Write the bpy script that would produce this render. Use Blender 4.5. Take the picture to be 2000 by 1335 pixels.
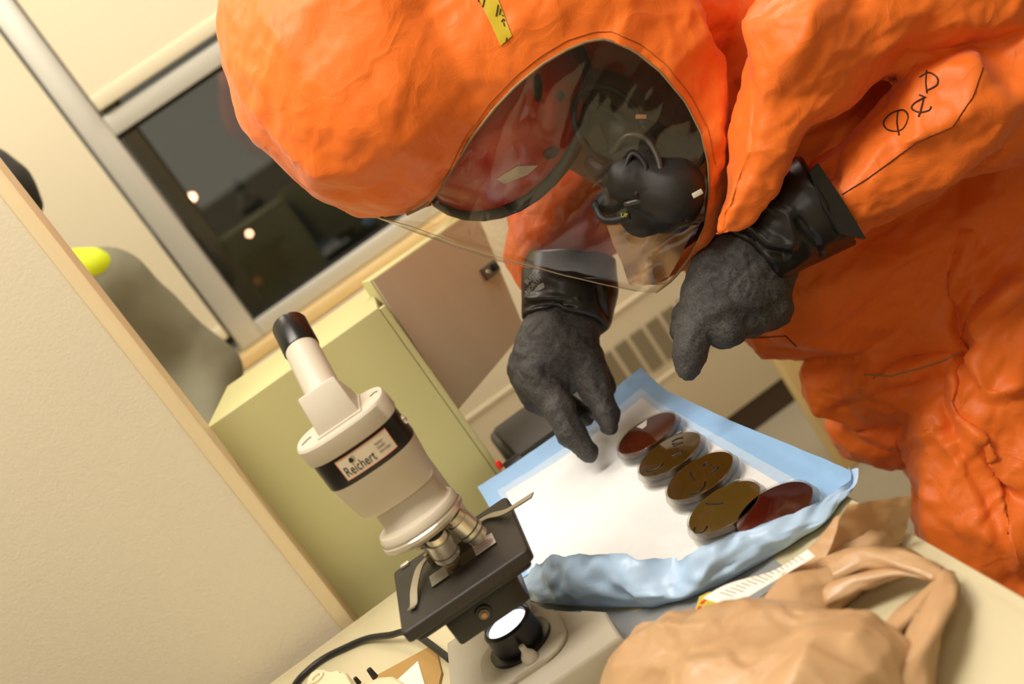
import bpy, bmesh, math, random
import numpy as np
from mathutils import Vector, Matrix
from mathutils.bvhtree import BVHTree

for o in list(bpy.data.objects): bpy.data.objects.remove(o)
SC = bpy.context.scene
COL = SC.collection

# ------------------------------------------------------------------ camera
f = 2400.0
psi, th, ro = math.radians(5.6), math.radians(15.3), math.radians(34.2)
C = np.array([0, 0, 1.36])
F = np.array([math.sin(psi) * math.cos(th), math.cos(psi) * math.cos(th), -math.sin(th)])
R = np.array([math.cos(psi), -math.sin(psi), 0.0])
U = np.cross(R, F)
cr, sr = math.cos(ro), math.sin(ro)
IX = R * cr - U * sr            # image right in the room
IY = -(R * sr + U * cr)         # image down in the room
FH = np.array([math.sin(psi), math.cos(psi), 0.0])
cam_d = bpy.data.cameras.new('camera'); cam = bpy.data.objects.new('camera', cam_d); COL.objects.link(cam)
m = Matrix((tuple(IX), tuple(-IY), tuple(-F))).transposed().to_4x4(); m.translation = Vector(C)
cam.matrix_world = m
cam_d.sensor_width = 36.0; cam_d.lens = f / 2000 * 36
cam_d.clip_start = 0.05; cam_d.clip_end = 200
cam_d.dof.use_dof = True; cam_d.dof.focus_distance = 1.33; cam_d.dof.aperture_fstop = 4.0
SC.camera = cam
SC.view_settings.view_transform = 'Standard'; SC.view_settings.look = 'None'
SC.view_settings.gamma = 1; SC.view_settings.use_curve_mapping = False
SC.view_settings.exposure = -0.22

def P(x, y, d): return C + (F + IX * ((x - 1000) / f) + IY * ((y - 667.5) / f)) * d
def on_z(x, y, z):
    r = F + IX * ((x - 1000) / f) + IY * ((y - 667.5) / f)
    return C + r * ((z - C[2]) / r[2])
def on_y(x, y, Y):
    r = F + IX * ((x - 1000) / f) + IY * ((y - 667.5) / f)
    return C + r * ((Y - C[1]) / r[1])
def to_cam(p):                   # world -> metric image axes (right, down, depth)
    q = np.asarray(p) - C
    return np.stack([q @ IX, q @ IY, q @ F], -1)
def from_cam(q):
    q = np.asarray(q); return C + q[..., 0:1] * IX + q[..., 1:2] * IY + q[..., 2:3] * F
def pc(x, y, d): return np.array([(x - 1000) / f * d, (y - 667.5) / f * d, d])

# ------------------------------------------------------------------ world and lights
w = bpy.data.worlds.new('night_sky'); SC.world = w; w.use_nodes = True
w.node_tree.nodes['Background'].inputs[0].default_value = (0.13, 0.122, 0.102, 1)
w.node_tree.nodes['Background'].inputs[1].default_value = 1.0
def area(name, loc, sx, sy, power, col, rot=(0, 0, 0)):
    d = bpy.data.lights.new(name, 'AREA'); d.shape = 'RECTANGLE'; d.size = sx; d.size_y = sy
    d.energy = power; d.color = col
    o = bpy.data.objects.new(name, d); COL.objects.link(o); o.location = loc; o.rotation_euler = rot
    return o
WARM = (1.0, 0.925, 0.82)
area('ceiling_light_a', (-0.35, 0.75, 2.66), 1.2, 0.6, 50, WARM)
area('ceiling_light_b', (-0.6, 2.1, 2.66), 1.2, 0.6, 28, WARM)
area('ceiling_light_c', (1.5, 0.2, 2.66), 1.2, 0.6, 5, WARM)
area('fill_light_d', (0.9, 2.55, 2.66), 1.2, 0.5, 30, WARM)  # unseen lamp, placed to brighten wall, floor and trestle behind the person
area('ceiling_light_e', (-0.9, -1.2, 2.66), 1.2, 0.6, 16, WARM)

# ------------------------------------------------------------------ materials
def newmat(name):
    mt = bpy.data.materials.new(name); mt.use_nodes = True
    return mt, mt.node_tree.nodes, mt.node_tree.links, mt.node_tree.nodes['Principled BSDF']
def s2l(c):
    return tuple(((v / 255.0) / 12.92 if v / 255.0 <= 0.04045 else ((v / 255.0 + 0.055) / 1.055) ** 2.4) for v in c)
MATS = {}
def mat(name, col, rough=0.5, metal=0.0, var=0.0, vscale=8.0, bump=0.0, bscale=60.0, spec=0.5, coat=0.0, bdist=0.002,
        stretch=None, detail=4.0, emit=0.0, srgb=True, trans=0.0, sub=0.0):
    if name in MATS: return MATS[name]
    mt, N, L, b = newmat(name)
    c = s2l(col) if srgb else col
    b.inputs['Base Color'].default_value = (*c, 1)
    b.inputs['Roughness'].default_value = rough
    b.inputs['Metallic'].default_value = metal
    b.inputs['Specular IOR Level'].default_value = spec
    b.inputs['Coat Weight'].default_value = coat
    if trans: b.inputs['Transmission Weight'].default_value = trans
    tc = N.new('ShaderNodeTexCoord')
    mp = N.new('ShaderNodeMapping'); L.new(tc.outputs['Object'], mp.inputs[0])
    if stretch: mp.inputs['Scale'].default_value = stretch
    if var > 0:
        n = N.new('ShaderNodeTexNoise'); n.inputs['Scale'].default_value = vscale; n.inputs['Detail'].default_value = detail
        L.new(mp.outputs[0], n.inputs['Vector'])
        mx = N.new('ShaderNodeMix'); mx.data_type = 'RGBA'
        lo = [max(0, v * (1 - var)) for v in c]; hi = [min(1, v * (1 + var)) for v in c]
        mx.inputs[6].default_value = (*lo, 1); mx.inputs[7].default_value = (*hi, 1)
        L.new(n.outputs['Fac'], mx.inputs[0]); L.new(mx.outputs[2], b.inputs['Base Color'])
    if bump > 0:
        n2 = N.new('ShaderNodeTexNoise'); n2.inputs['Scale'].default_value = bscale; n2.inputs['Detail'].default_value = detail
        L.new(mp.outputs[0], n2.inputs['Vector'])
        bp = N.new('ShaderNodeBump'); bp.inputs['Strength'].default_value = bump; bp.inputs['Distance'].default_value = bdist
        L.new(n2.outputs['Fac'], bp.inputs['Height']); L.new(bp.outputs[0], b.inputs['Normal'])
    if emit > 0:
        b.inputs['Emission Color'].default_value = (*c, 1); b.inputs['Emission Strength'].default_value = emit
    MATS[name] = mt
    return mt

def clear_mat(name, tint=(0.97, 0.97, 0.96), rough=0.03, gloss=1.0, ior=1.45, bump=0.0, bscale=20.0):
    """thin clear sheet: tinted see-through plus mirror reflection by fresnel"""
    mt, N, L, b = newmat(name); N.remove(b)
    tr = N.new('ShaderNodeBsdfTransparent'); tr.inputs[0].default_value = (*tint, 1)
    gl = N.new('ShaderNodeBsdfGlossy'); gl.inputs['Roughness'].default_value = rough
    gl.inputs[0].default_value = (gloss, gloss, gloss, 1)
    lw = N.new('ShaderNodeLayerWeight'); lw.inputs[0].default_value = 0.5
    pw = N.new('ShaderNodeMath'); pw.operation = 'POWER'; pw.inputs[1].default_value = 5.0; L.new(lw.outputs['Facing'], pw.inputs[0])
    f0 = ((ior - 1) / (ior + 1)) ** 2
    fr = N.new('ShaderNodeMath'); fr.operation = 'MULTIPLY_ADD'; fr.inputs[1].default_value = 1 - f0; fr.inputs[2].default_value = f0
    L.new(pw.outputs[0], fr.inputs[0])
    mx = N.new('ShaderNodeMixShader')
    L.new(fr.outputs[0], mx.inputs[0]); L.new(tr.outputs[0], mx.inputs[1]); L.new(gl.outputs[0], mx.inputs[2])
    if bump:
        tc = N.new('ShaderNodeTexCoord'); n2 = N.new('ShaderNodeTexNoise'); n2.inputs['Scale'].default_value = bscale
        n2.inputs['Detail'].default_value = 1.5
        L.new(tc.outputs['Object'], n2.inputs['Vector'])
        bp = N.new('ShaderNodeBump'); bp.inputs['Strength'].default_value = bump; bp.inputs['Distance'].default_value = 0.01
        L.new(n2.outputs['Fac'], bp.inputs['Height']); L.new(bp.outputs[0], gl.inputs['Normal']); L.new(bp.outputs[0], lw.inputs['Normal'])
    L.new(mx.outputs[0], N['Material Output'].inputs[0])
    MATS[name] = mt
    return mt

# ------------------------------------------------------------------ mesh helpers
def link(name, me, mt=None, parent=None, smooth=True):
    o = bpy.data.objects.new(name, me); COL.objects.link(o)
    if mt is not None and not me.materials: me.materials.append(mt)
    if smooth:
        me.polygons.foreach_set('use_smooth', [True] * len(me.polygons))
    if parent is not None:
        o.parent = parent; o.matrix_parent_inverse = parent.matrix_world.inverted()
    return o
def mk(name, verts, faces, mt=None, parent=None, smooth=True):
    me = bpy.data.meshes.new(name); me.from_pydata([tuple(map(float, v)) for v in verts], [], [tuple(map(int, q)) for q in faces]); me.update()
    return link(name, me, mt, parent, smooth)
def mknp(name, V, Q, mt=None, parent=None, smooth=True):
    me = bpy.data.meshes.new(name); me.from_pydata(V.tolist(), [], Q.tolist()); me.update()
    return link(name, me, mt, parent, smooth)
def autosmooth(o, ang=35):
    me = o.data
    bm = bmesh.new(); bm.from_mesh(me)
    a = math.radians(ang)
    for e in bm.edges:
        if len(e.link_faces) == 2 and e.calc_face_angle(0) > a: e.smooth = False
    bm.to_mesh(me); bm.free()
    return o
def bm_obj(name, bm, mt, parent=None, smooth=True, ang=35):
    bmesh.ops.recalc_face_normals(bm, faces=bm.faces)
    me = bpy.data.meshes.new(name); bm.to_mesh(me); bm.free()
    o = link(name, me, mt, parent, smooth)
    if smooth: autosmooth(o, ang)
    return o
def box(name, lo, hi, mt, parent=None, bev=0.0, M=None, seg=2):
    bm = bmesh.new(); bmesh.ops.create_cube(bm, size=1.0)
    lo, hi = np.array(lo, float), np.array(hi, float)
    for v in bm.verts:
        v.co = Vector(lo + (np.array(v.co) + 0.5) * (hi - lo))
    if bev > 0: bmesh.ops.bevel(bm, geom=bm.edges[:], offset=bev, segments=seg, profile=0.5, affect='EDGES')
    if M is not None: bm.transform(M)
    return bm_obj(name, bm, mt, parent, True, 30)
def slab4(name, pts, nrm, t, mt, parent=None, bev=0.0):
    """panel from 4 corner points, thickness t along nrm"""
    n = Vector(nrm).normalized() * t
    bm = bmesh.new()
    a = [bm.verts.new(Vector(p)) for p in pts]; b = [bm.verts.new(Vector(p) + n) for p in pts]
    bm.faces.new(a); bm.faces.new(b[::-1])
    for i in range(4): bm.faces.new((a[i], b[i], b[(i + 1) % 4], a[(i + 1) % 4]))
    if bev: bmesh.ops.bevel(bm, geom=bm.edges[:], offset=bev, segments=2, profile=0.5, affect='EDGES')
    return bm_obj(name, bm, mt, parent, True, 30)
def prism(name, poly, z0, z1, mt, parent=None, bev=0.0, M=None, seg=3):
    bm = bmesh.new()
    a = [bm.verts.new((p[0], p[1], z0)) for p in poly]; b = [bm.verts.new((p[0], p[1], z1)) for p in poly]
    bm.faces.new(a[::-1]); top = bm.faces.new(b)
    n = len(poly)
    for i in range(n): bm.faces.new((a[i], a[(i + 1) % n], b[(i + 1) % n], b[i]))
    if bev:
        ed = [e for e in bm.edges if abs(e.verts[0].co.z - e.verts[1].co.z) < 1e-6]
        bmesh.ops.bevel(bm, geom=ed, offset=bev, segments=seg, profile=0.5, affect='EDGES')
    if M is not None: bm.transform(M)
    return bm_obj(name, bm, mt, parent, True, 30)
def lathe(name, prof, mt, parent=None, M=None, n=40, sx=1.0, sy=1.0, ang=35):
    V, Q = [], []
    k = len(prof)
    for i in range(n):
        a = 2 * math.pi * i / n
        for (r, z) in prof: V.append((r * math.cos(a) * sx, r * math.sin(a) * sy, z))
    for i in range(n):
        j = (i + 1) % n
        for q in range(k - 1):
            Q.append((i * k + q, j * k + q, j * k + q + 1, i * k + q + 1))
    bm = bmesh.new()
    vs = [bm.verts.new(v) for v in V]
    for q in Q:
        try: bm.faces.new([vs[t] for t in q])
        except ValueError: pass
    bmesh.ops.remove_doubles(bm, verts=bm.verts[:], dist=1e-6)
    if M is not None: bm.transform(M)
    return bm_obj(name, bm, mt, parent, True, ang)
def catmull(pts, n):
    pts = [np.asarray(p, float) for p in pts]
    if len(pts) < 3: 
        return [pts[0] + (pts[-1] - pts[0]) * i / n for i in range(n + 1)]
    p = [2 * pts[0] - pts[1]] + pts + [2 * pts[-1] - pts[-2]]
    out = []
    for i in range(1, len(p) - 2):
        for k in range(n):
            t = k / n
            out.append(0.5 * ((2 * p[i]) + (-p[i - 1] + p[i + 1]) * t + (2 * p[i - 1] - 5 * p[i] + 4 * p[i + 1] - p[i + 2]) * t * t + (-p[i - 1] + 3 * p[i] - 3 * p[i + 1] + p[i + 2]) * t ** 3))
    out.append(pts[-1]); return out
def tube_geo(pts, rad, n=8, closed=False):
    pts = [Vector(p) for p in pts]; V, Q = [], []
    k = len(pts); nrm = None
    for i, p in enumerate(pts):
        t = (pts[min(i + 1, k - 1)] - pts[max(i - 1, 0)])
        if t.length < 1e-9: t = Vector((0, 0, 1))
        t.normalize()
        if nrm is None:
            nrm = t.orthogonal().normalized()
        nrm = (nrm - t * nrm.dot(t))
        if nrm.length < 1e-6: nrm = t.orthogonal()
        nrm.normalize(); bn = t.cross(nrm)
        r = rad[i] if hasattr(rad, '__len__') else rad
        for j in range(n):
            a = 2 * math.pi * j / n
            V.append(p + (nrm * math.cos(a) + bn * math.sin(a)) * r)
    for i in range(k - 1):
        for j in range(n):
            Q.append((i * n + j, i * n + (j + 1) % n, (i + 1) * n + (j + 1) % n, (i + 1) * n + j))
    Q.append(tuple(range(n))[::-1]); Q.append(tuple(range((k - 1) * n, k * n)))
    return V, Q
def tube(name, pts, rad, mt, parent=None, n=8):
    V, Q = tube_geo(pts, rad, n)
    return mk(name, V, Q, mt, parent)
def tubes(name, lines, rad, mt, parent=None, n=6):
    V, Q = [], []
    for l in lines:
        a, b = tube_geo(l, rad, n); o = len(V); V += a; Q += [tuple(i + o for i in q) for q in b]
    return mk(name, V, Q, mt, parent)
def empty(name, loc, label=None, cat=None, group=None):
    o = bpy.data.objects.new(name, None); COL.objects.link(o); o.location = Vector(loc); o.empty_display_size = 0.05
    bpy.context.view_layer.update()
    return tag(o, label, cat, group)
def tag(o, label=None, cat=None, group=None, kind=None):
    if label: o['label'] = label
    if cat: o['category'] = cat
    if group: o['group'] = group
    if kind: o['kind'] = kind
    return o
def struct(o, label=None):
    o['kind'] = 'structure'
    if label: o['label'] = label
    return o
def rounded_rect(x0, y0, x1, y1, r, n=6):
    out = []
    for cx, cy, a0 in ((x1 - r, y1 - r, 0), (x0 + r, y1 - r, 90), (x0 + r, y0 + r, 180), (x1 - r, y0 + r, 270)):
        for i in range(n + 1):
            a = math.radians(a0 + 90 * i / n); out.append((cx + r * math.cos(a), cy + r * math.sin(a)))
    return out
def text_mesh(txt, size, mt, name, parent, M, extrude=0.0002, warp=None, spacing=1.0):
    cu = bpy.data.curves.new(name, 'FONT'); cu.body = txt; cu.size = size; cu.extrude = extrude; cu.space_character = spacing
    cu.align_x = 'LEFT'; cu.resolution_u = 3
    t = bpy.data.objects.new(name, cu); COL.objects.link(t)
    dg = bpy.context.evaluated_depsgraph_get()
    me = bpy.data.meshes.new_from_object(t.evaluated_get(dg)); bpy.data.objects.remove(t); bpy.data.curves.remove(cu)
    for v in me.vertices:
        p = Vector(v.co)
        if warp: p = warp(p)
        v.co = M @ p
    me.name = name
    return link(name, me, mt, parent, False)

# ------------------------------------------------------------------ implicit surface helpers
def sd_cone(p, a, b, r1, r2):
    ba = b - a; l2 = float(ba @ ba)
    if l2 < 1e-10: return np.linalg.norm(p - a, axis=-1) - r1
    t = np.clip(((p - a) @ ba) / l2, 0, 1)
    return np.linalg.norm(p - a - t[:, None] * ba, axis=-1) - (r1 + (r2 - r1) * t)
def sd_ell(p, c, r):
    q = (p - c); k0 = np.linalg.norm(q / r, axis=-1); k1 = np.linalg.norm(q / (r * r), axis=-1)
    return np.where(k1 < 1e-9, -float(np.min(r)), k0 * (k0 - 1.0) / np.maximum(k1, 1e-9))
def smin(a, b, k):
    if k <= 0: return np.minimum(a, b)
    h = np.maximum(k - np.abs(a - b), 0) / k
    return np.minimum(a, b) - h * h * k * 0.25
def smax(a, b, k): return -smin(-a, -b, k)
def surface_nets(fn, lo, hi, h):
    lo = np.asarray(lo, float); n = np.ceil((np.asarray(hi) - lo) / h).astype(int) + 1
    ax = [lo[i] + np.arange(n[i]) * h for i in range(3)]
    val = np.empty(tuple(n), np.float32)
    st = 4                                   # coarse pass first, then only the cells near the skin
    cg = [a[0] + (np.arange(len(a) // st + 1) * st + (st - 1) / 2) * h for a in ax]
    cxx, cyy, czz = np.meshgrid(*cg, indexing='ij')
    cv_ = fn(np.stack([cxx.ravel(), cyy.ravel(), czz.ravel()], -1)).reshape(cxx.shape)
    up = cv_
    for k in range(3): up = np.repeat(up, st, axis=k)
    val[:] = up[:n[0], :n[1], :n[2]]
    near = np.argwhere(np.abs(val) < h * st * 1.6)
    for c0 in range(0, len(near), 200000):
        q = near[c0:c0 + 200000]
        val[tuple(q.T)] = fn(lo + q * h)
    s = val < 0
    c = np.zeros(tuple(n - 1), np.int8)
    for d in np.ndindex(2, 2, 2):
        c += s[d[0]:n[0] - 1 + d[0], d[1]:n[1] - 1 + d[1], d[2]:n[2] - 1 + d[2]]
    act = (c > 0) & (c < 8)
    idx = -np.ones(act.shape, np.int64); ii = np.argwhere(act); idx[act] = np.arange(len(ii))
    acc = np.zeros((len(ii), 3)); cnt = np.zeros(len(ii))
    for a in range(3):
        for d1, d2 in np.ndindex(2, 2):
            o0 = [0, 0, 0]; b1, b2 = (a + 1) % 3, (a + 2) % 3; o0[b1] = d1; o0[b2] = d2
            o1 = list(o0); o1[a] = 1
            v0 = val[tuple((ii + o0).T)]; v1 = val[tuple((ii + o1).T)]
            mk_ = (v0 < 0) != (v1 < 0)
            t = np.where(mk_, v0 / np.where(mk_, v0 - v1, 1), 0)
            q = np.tile(np.array(o0, float), (len(ii), 1)); q[:, a] = t
            acc[mk_] += q[mk_]; cnt[mk_] += 1
    V = lo + (ii + acc / cnt[:, None]) * h
    Q = []
    for a in range(3):
        b1, b2 = (a + 1) % 3, (a + 2) % 3
        sl0 = [slice(None)] * 3; sl1 = [slice(None)] * 3
        sl0[a] = slice(0, n[a] - 1); sl1[a] = slice(1, n[a])
        s0, s1 = s[tuple(sl0)], s[tuple(sl1)]
        e = np.argwhere(s0 != s1)
        e = e[(e[:, b1] > 0) & (e[:, b2] > 0) & (e[:, b1] < n[b1] - 1) & (e[:, b2] < n[b2] - 1)]
        fl = s0[tuple(e.T)]
        def cell(d1, d2):
            q = e.copy(); q[:, b1] -= d1; q[:, b2] -= d2; return idx[tuple(q.T)]
        q = np.stack([cell(1, 1), cell(0, 1), cell(0, 0), cell(1, 0)], -1)
        q[~fl] = q[~fl][:, ::-1]
        Q.append(q)
    return V, np.concatenate(Q)
def grad(fn, p, e=0.001):
    g = np.empty_like(p)
    for i in range(3):
        d = np.zeros(3); d[i] = e
        g[:, i] = (fn(p + d) - fn(p - d)) / (2 * e)
    return g
def project(fn, p, it=2):
    for _ in range(it):
        f0_ = fn(p); g = np.empty_like(p)
        for i in range(3):
            d = np.zeros(3); d[i] = 0.0015; g[:, i] = (fn(p + d) - f0_) / 0.0015
        l2 = np.maximum((g * g).sum(-1), 0.05)
        st = (f0_ / l2)[:, None] * g
        ln = np.linalg.norm(st, axis=-1, keepdims=True)
        p = p - st * np.minimum(1, 0.01 / np.maximum(ln, 1e-9))
    return p
def subdivide(V, Q):
    e = np.concatenate([Q[:, [0, 1]], Q[:, [1, 2]], Q[:, [2, 3]], Q[:, [3, 0]]]); e.sort(axis=1)
    ue, inv = np.unique(e, axis=0, return_inverse=True); inv = inv.ravel()
    m_ = len(Q); n0 = len(V); n1 = n0 + len(ue)
    V2 = np.concatenate([V, (V[ue[:, 0]] + V[ue[:, 1]]) / 2, V[Q].mean(1)])
    a, b, c_, d = (n0 + inv[i * m_:(i + 1) * m_] for i in range(4)); ct = n1 + np.arange(m_)
    return V2, np.concatenate([np.stack(t, -1) for t in ((Q[:, 0], a, ct, d), (a, Q[:, 1], b, ct), (ct, b, Q[:, 2], c_), (d, ct, c_, Q[:, 3]))])
def hash3(i, seed):
    h = (i[:, 0].astype(np.int64) * 73856093) ^ (i[:, 1].astype(np.int64) * 19349663) ^ (i[:, 2].astype(np.int64) * 83492791) ^ (seed * 2654435761)
    h = (h ^ (h >> 13)) * 1274126177 & 0x7fffffff; h = (h ^ (h >> 16)) * 668265263 & 0x7fffffff; h = h ^ (h >> 15)
    return (h & 0xffff) / 65535.0 * 2 - 1
def crease(p, cell, seed, warp=0.35):
    """piecewise linear noise on a simplex lattice: flat facets meeting at sharp creases, like crumpled sheet"""
    q = p / cell
    q = q + warp * np.stack([np.sin(q[:, 1] * 1.7 + seed) + .5 * np.sin(q[:, 2] * 3.1), np.sin(q[:, 2] * 1.3 + 2.1 * seed) + .5 * np.sin(q[:, 0] * 2.9), np.sin(q[:, 0] * 1.9 + .7 * seed) + .5 * np.sin(q[:, 1] * 2.7)], -1)
    q = q + (q.sum(-1) / 3)[:, None]
    i = np.floor(q); fr = q - i; i = i.astype(np.int64)
    order = np.argsort(-fr, axis=1); fs = np.take_along_axis(fr, order, 1)
    v = hash3(i, seed) * (1 - fs[:, 0]); cur = i.copy()
    for k in range(3):
        cur = cur.copy(); cur[np.arange(len(cur)), order[:, k]] += 1
        wgt = fs[:, k] - (fs[:, k + 1] if k < 2 else 0)
        v = v + hash3(cur, seed) * wgt
    return v
def vnormals(V, Q):
    n = np.cross(V[Q[:, 2]] - V[Q[:, 0]], V[Q[:, 3]] - V[Q[:, 1]])
    out = np.zeros_like(V)
    for k in range(4): np.add.at(out, Q[:, k], n)
    return out / np.maximum(np.linalg.norm(out, axis=1, keepdims=True), 1e-12)
def laplace(V, Q, it, lam=0.5):
    e = np.concatenate([Q[:, [0, 1]], Q[:, [1, 2]], Q[:, [2, 3]], Q[:, [3, 0]]])
    for _ in range(it):
        acc = np.zeros_like(V); cnt = np.zeros(len(V))
        np.add.at(acc, e[:, 0], V[e[:, 1]]); np.add.at(cnt, e[:, 0], 1)
        np.add.at(acc, e[:, 1], V[e[:, 0]]); np.add.at(cnt, e[:, 1], 1)
        V = V + lam * (acc / np.maximum(cnt, 1)[:, None] - V)
    return V
def facet(V, Q, nfaces, blend, smooth=1):
    """pull a smooth skin onto a coarse flat-sided version of itself, like stiff sheet that bends along lines"""
    me = bpy.data.meshes.new('tmp'); me.from_pydata(V.tolist(), [], Q.tolist())
    o = bpy.data.objects.new('tmp', me); COL.objects.link(o)
    md = o.modifiers.new('d', 'DECIMATE'); md.ratio = nfaces / (2.0 * len(Q))
    dg = bpy.context.evaluated_depsgraph_get(); m2 = o.evaluated_get(dg).to_mesh()
    bv_ = BVHTree.FromPolygons([v.co.copy() for v in m2.vertices], [tuple(p.vertices) for p in m2.polygons])
    bpy.data.objects.remove(o); bpy.data.meshes.remove(me)
    out = np.array([tuple(bv_.find_nearest(Vector(v))[0]) for v in V])
    b = blend if np.ndim(blend) == 0 else np.asarray(blend)[:, None]
    return laplace(V * (1 - b) + out * b, Q, smooth)
def in_poly(x, y, poly):
    poly = np.asarray(poly, float); r = np.zeros(len(x), bool); j = len(poly) - 1
    for i in range(len(poly)):
        xi, yi = poly[i]; xj, yj = poly[j]
        cnd = ((yi > y) != (yj > y)) & (x < (xj - xi) * (y - yi) / ((yj - yi) if yj != yi else 1e-9) + xi)
        r ^= cnd; j = i
    return r
def dist_poly(x, y, pl):
    pl = np.asarray(pl, float); best = np.full(len(x), 1e9); pt = np.stack([x, y], -1); near = pt.copy()
    for a, b in zip(pl[:-1], pl[1:]):
        ba = b - a; t = np.clip(((pt - a) @ ba) / max(float(ba @ ba), 1e-9), 0, 1)
        q = a + t[:, None] * ba; d = np.linalg.norm(pt - q, axis=1)
        m_ = d < best; best[m_] = d[m_]; near[m_] = q[m_]
    return best, near
def bvh_of(o):
    me = o.data; mw = o.matrix_world
    return BVHTree.FromPolygons([mw @ v.co for v in me.vertices], [tuple(p.vertices) for p in me.polygons])
def cast(bvh, x, y, off=0.0, d0=0.6):
    dr = Vector(P(x, y, 1.0) - C).normalized()
    h = bvh.ray_cast(Vector(C) + dr * d0, dr)
    if h[0] is None: return None
    n = h[1] if h[1].dot(dr) < 0 else -h[1]
    return h[0] + n * off, n
def resample(pl, n):
    pl = np.asarray(pl, float); s = np.concatenate([[0], np.cumsum(np.linalg.norm(np.diff(pl, axis=0), axis=1))])
    t = np.linspace(0, s[-1], n)
    return np.stack([np.interp(t, s, pl[:, k]) for k in range(pl.shape[1])], -1)
def on_surface(bvh, pl, n, off):
    out = []
    for x, y in resample(pl, n):
        h = cast(bvh, x, y, off)
        if h: out.append(h[0])
    return out

# ================================================================== THE ROOM
T = 0.756
WY = 3.05            # window wall
m_wall = mat('wall_paint', (220, 210, 180), 0.75, var=0.03, vscale=3, bump=0.12, bscale=180)
m_ceil = mat('ceiling_tile', (232, 226, 208), 0.9, bump=0.2, bscale=90)
m_floor = mat('floor_carpet', (150, 140, 118), 0.95, var=0.18, vscale=160, bump=0.6, bscale=300)
m_alu = mat('window_aluminium', (206, 206, 196), 0.4, 0.25, var=0.02)
m_sill = mat('sill_wood', (214, 186, 130), 0.45, var=0.12, vscale=14, stretch=(1, 12, 12))
m_conv = mat('convector_enamel', (222, 212, 182), 0.5, var=0.02)
m_grille = mat('grille_shadow', (150, 140, 112), 0.7)
m_base = mat('vinyl_base', (66, 50, 34), 0.6)
struct(box('floor', (-3, -2.6, -0.1), (3, 3.3, 0), m_floor))
struct(box('ceiling', (-3, -2.6, 2.7), (3, 3.3, 2.8), m_ceil))
struct(box('wall_left', (-3.1, -2.6, 0), (-3, 3.3, 2.7), m_wall))
struct(box('wall_right', (3, -2.6, 0), (3.1, 3.3, 2.7), m_wall))
struct(box('wall_rear', (-3, -2.7, 0), (3, -2.6, 2.7), m_wall))
# window wall in pieces round the two openings
WX0, WX1, WZ0, WZ1 = -0.262, 1.35, 0.905, 2.35
wb = struct(box('wall_back', (-3, WY, 0), (3, WY + 0.2, WZ0), m_wall))
box('upper_panel', (-3, WY, WZ1), (3, WY + 0.2, 2.7), m_wall, wb)
box('pier_panel', (WX1, WY, WZ0), (3, WY + 0.2, WZ1), m_wall, wb)
box('pier_panel', (-3, WY, WZ0), (-1.35, WY + 0.2, WZ1), m_wall, wb)
# window with transom
win = struct(empty('window_1', (0.5, WY, WZ0)))
fy0, fy1 = WY - 0.012, WY + 0.07
box('window_jamb', (WX0, fy0, WZ0), (-0.2, fy1, WZ1), m_alu, win, 0.004)
box('window_jamb', (WX1 - 0.05, fy0, WZ0), (WX1, fy1, WZ1), m_alu, win, 0.004)
box('transom_bar', (-0.2, fy0 + 0.004, 1.487), (WX1 - 0.05, fy1, 1.538), m_alu, win, 0.004)
box('bottom_rail', (-0.2, fy0 + 0.004, WZ0), (WX1 - 0.05, fy1, 0.948), m_alu, win, 0.004)
box('top_rail', (-0.2, fy0 + 0.004, WZ1 - 0.05), (WX1 - 0.05, fy1, WZ1), m_alu, win, 0.004)
m_glass = clear_mat('window_glass', (0.9, 0.92, 0.9), 0.01, 1.0, 1.5)
box('pane', (-0.2, WY + 0.03, 0.948), (WX1 - 0.05, WY + 0.036, 1.487), m_glass, win)
box('pane', (-0.2, WY + 0.03, 1.538), (WX1 - 0.05, WY + 0.036, WZ1 - 0.05), m_glass, win)
gk = mat('glazing_gasket', (30, 28, 26), 0.7)
box('gasket', (-0.2, WY + 0.012, 1.478), (WX1 - 0.05, WY + 0.03, 1.487), gk, win)
box('gasket', (-0.2, WY + 0.012, 0.948), (WX1 - 0.05, WY + 0.03, 0.954), gk, win)
box('outer_strip', (-0.2, WY + 0.12, WZ0 - 0.1), (-0.158, WY + 0.3, WZ1), mat('strip_dark', (34, 30, 24), 0.9), win)  # dark upright strip outside, along the left end of the pane
# neighbouring window behind a lowered blind
win2 = struct(empty('window_2', (-0.8, WY, WZ0)))
box('pane', (-1.35, WY + 0.03, WZ0), (WX0, WY + 0.036, WZ1), m_glass, win2)
box('bottom_rail', (-1.35, fy0 + 0.03, WZ0), (WX0, fy1, WZ0 + 0.012), m_alu, win2)
sill = struct(box('trim_1', (-1.4, WY - 0.075, 0.872), (1.6, WY + 0.0, 0.903), m_sill, None, 0.006), 'pale wooden window sill')
# blinds
m_blind = mat('blind_cloth', (222, 213, 184), 0.8, var=0.02, bump=0.1, bscale=300)
def blind(x0, x1, zb, y, label):
    e = empty('roller_blind', ((x0 + x1) / 2, y, zb), label, 'blind')
    box('blind_cloth', (x0, y - 0.002, zb + 0.02), (x1, y, 2.36), m_blind, e)
    box('bottom_bar', (x0, y - 0.008, zb), (x1, y + 0.006, zb + 0.035), m_blind, e, 0.004)
    lathe('roller', [(0, x0), (0.03, x0), (0.03, x1), (0, x1)], m_alu, e, Matrix.Translation((0, y, 2.38)) @ Matrix.Rotation(math.pi / 2, 4, 'Y') @ Matrix.Scale(1, 4), 20)
    return e
blind(-0.195, WX1 - 0.055, 1.552, WY - 0.02, 'cream roller blind lowered to the transom of the window above the dark pane')
blind(-1.34, WX0 - 0.006, 0.955, WY - 0.02, 'cream roller blind pulled right down left of the grey window jamb')
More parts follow.
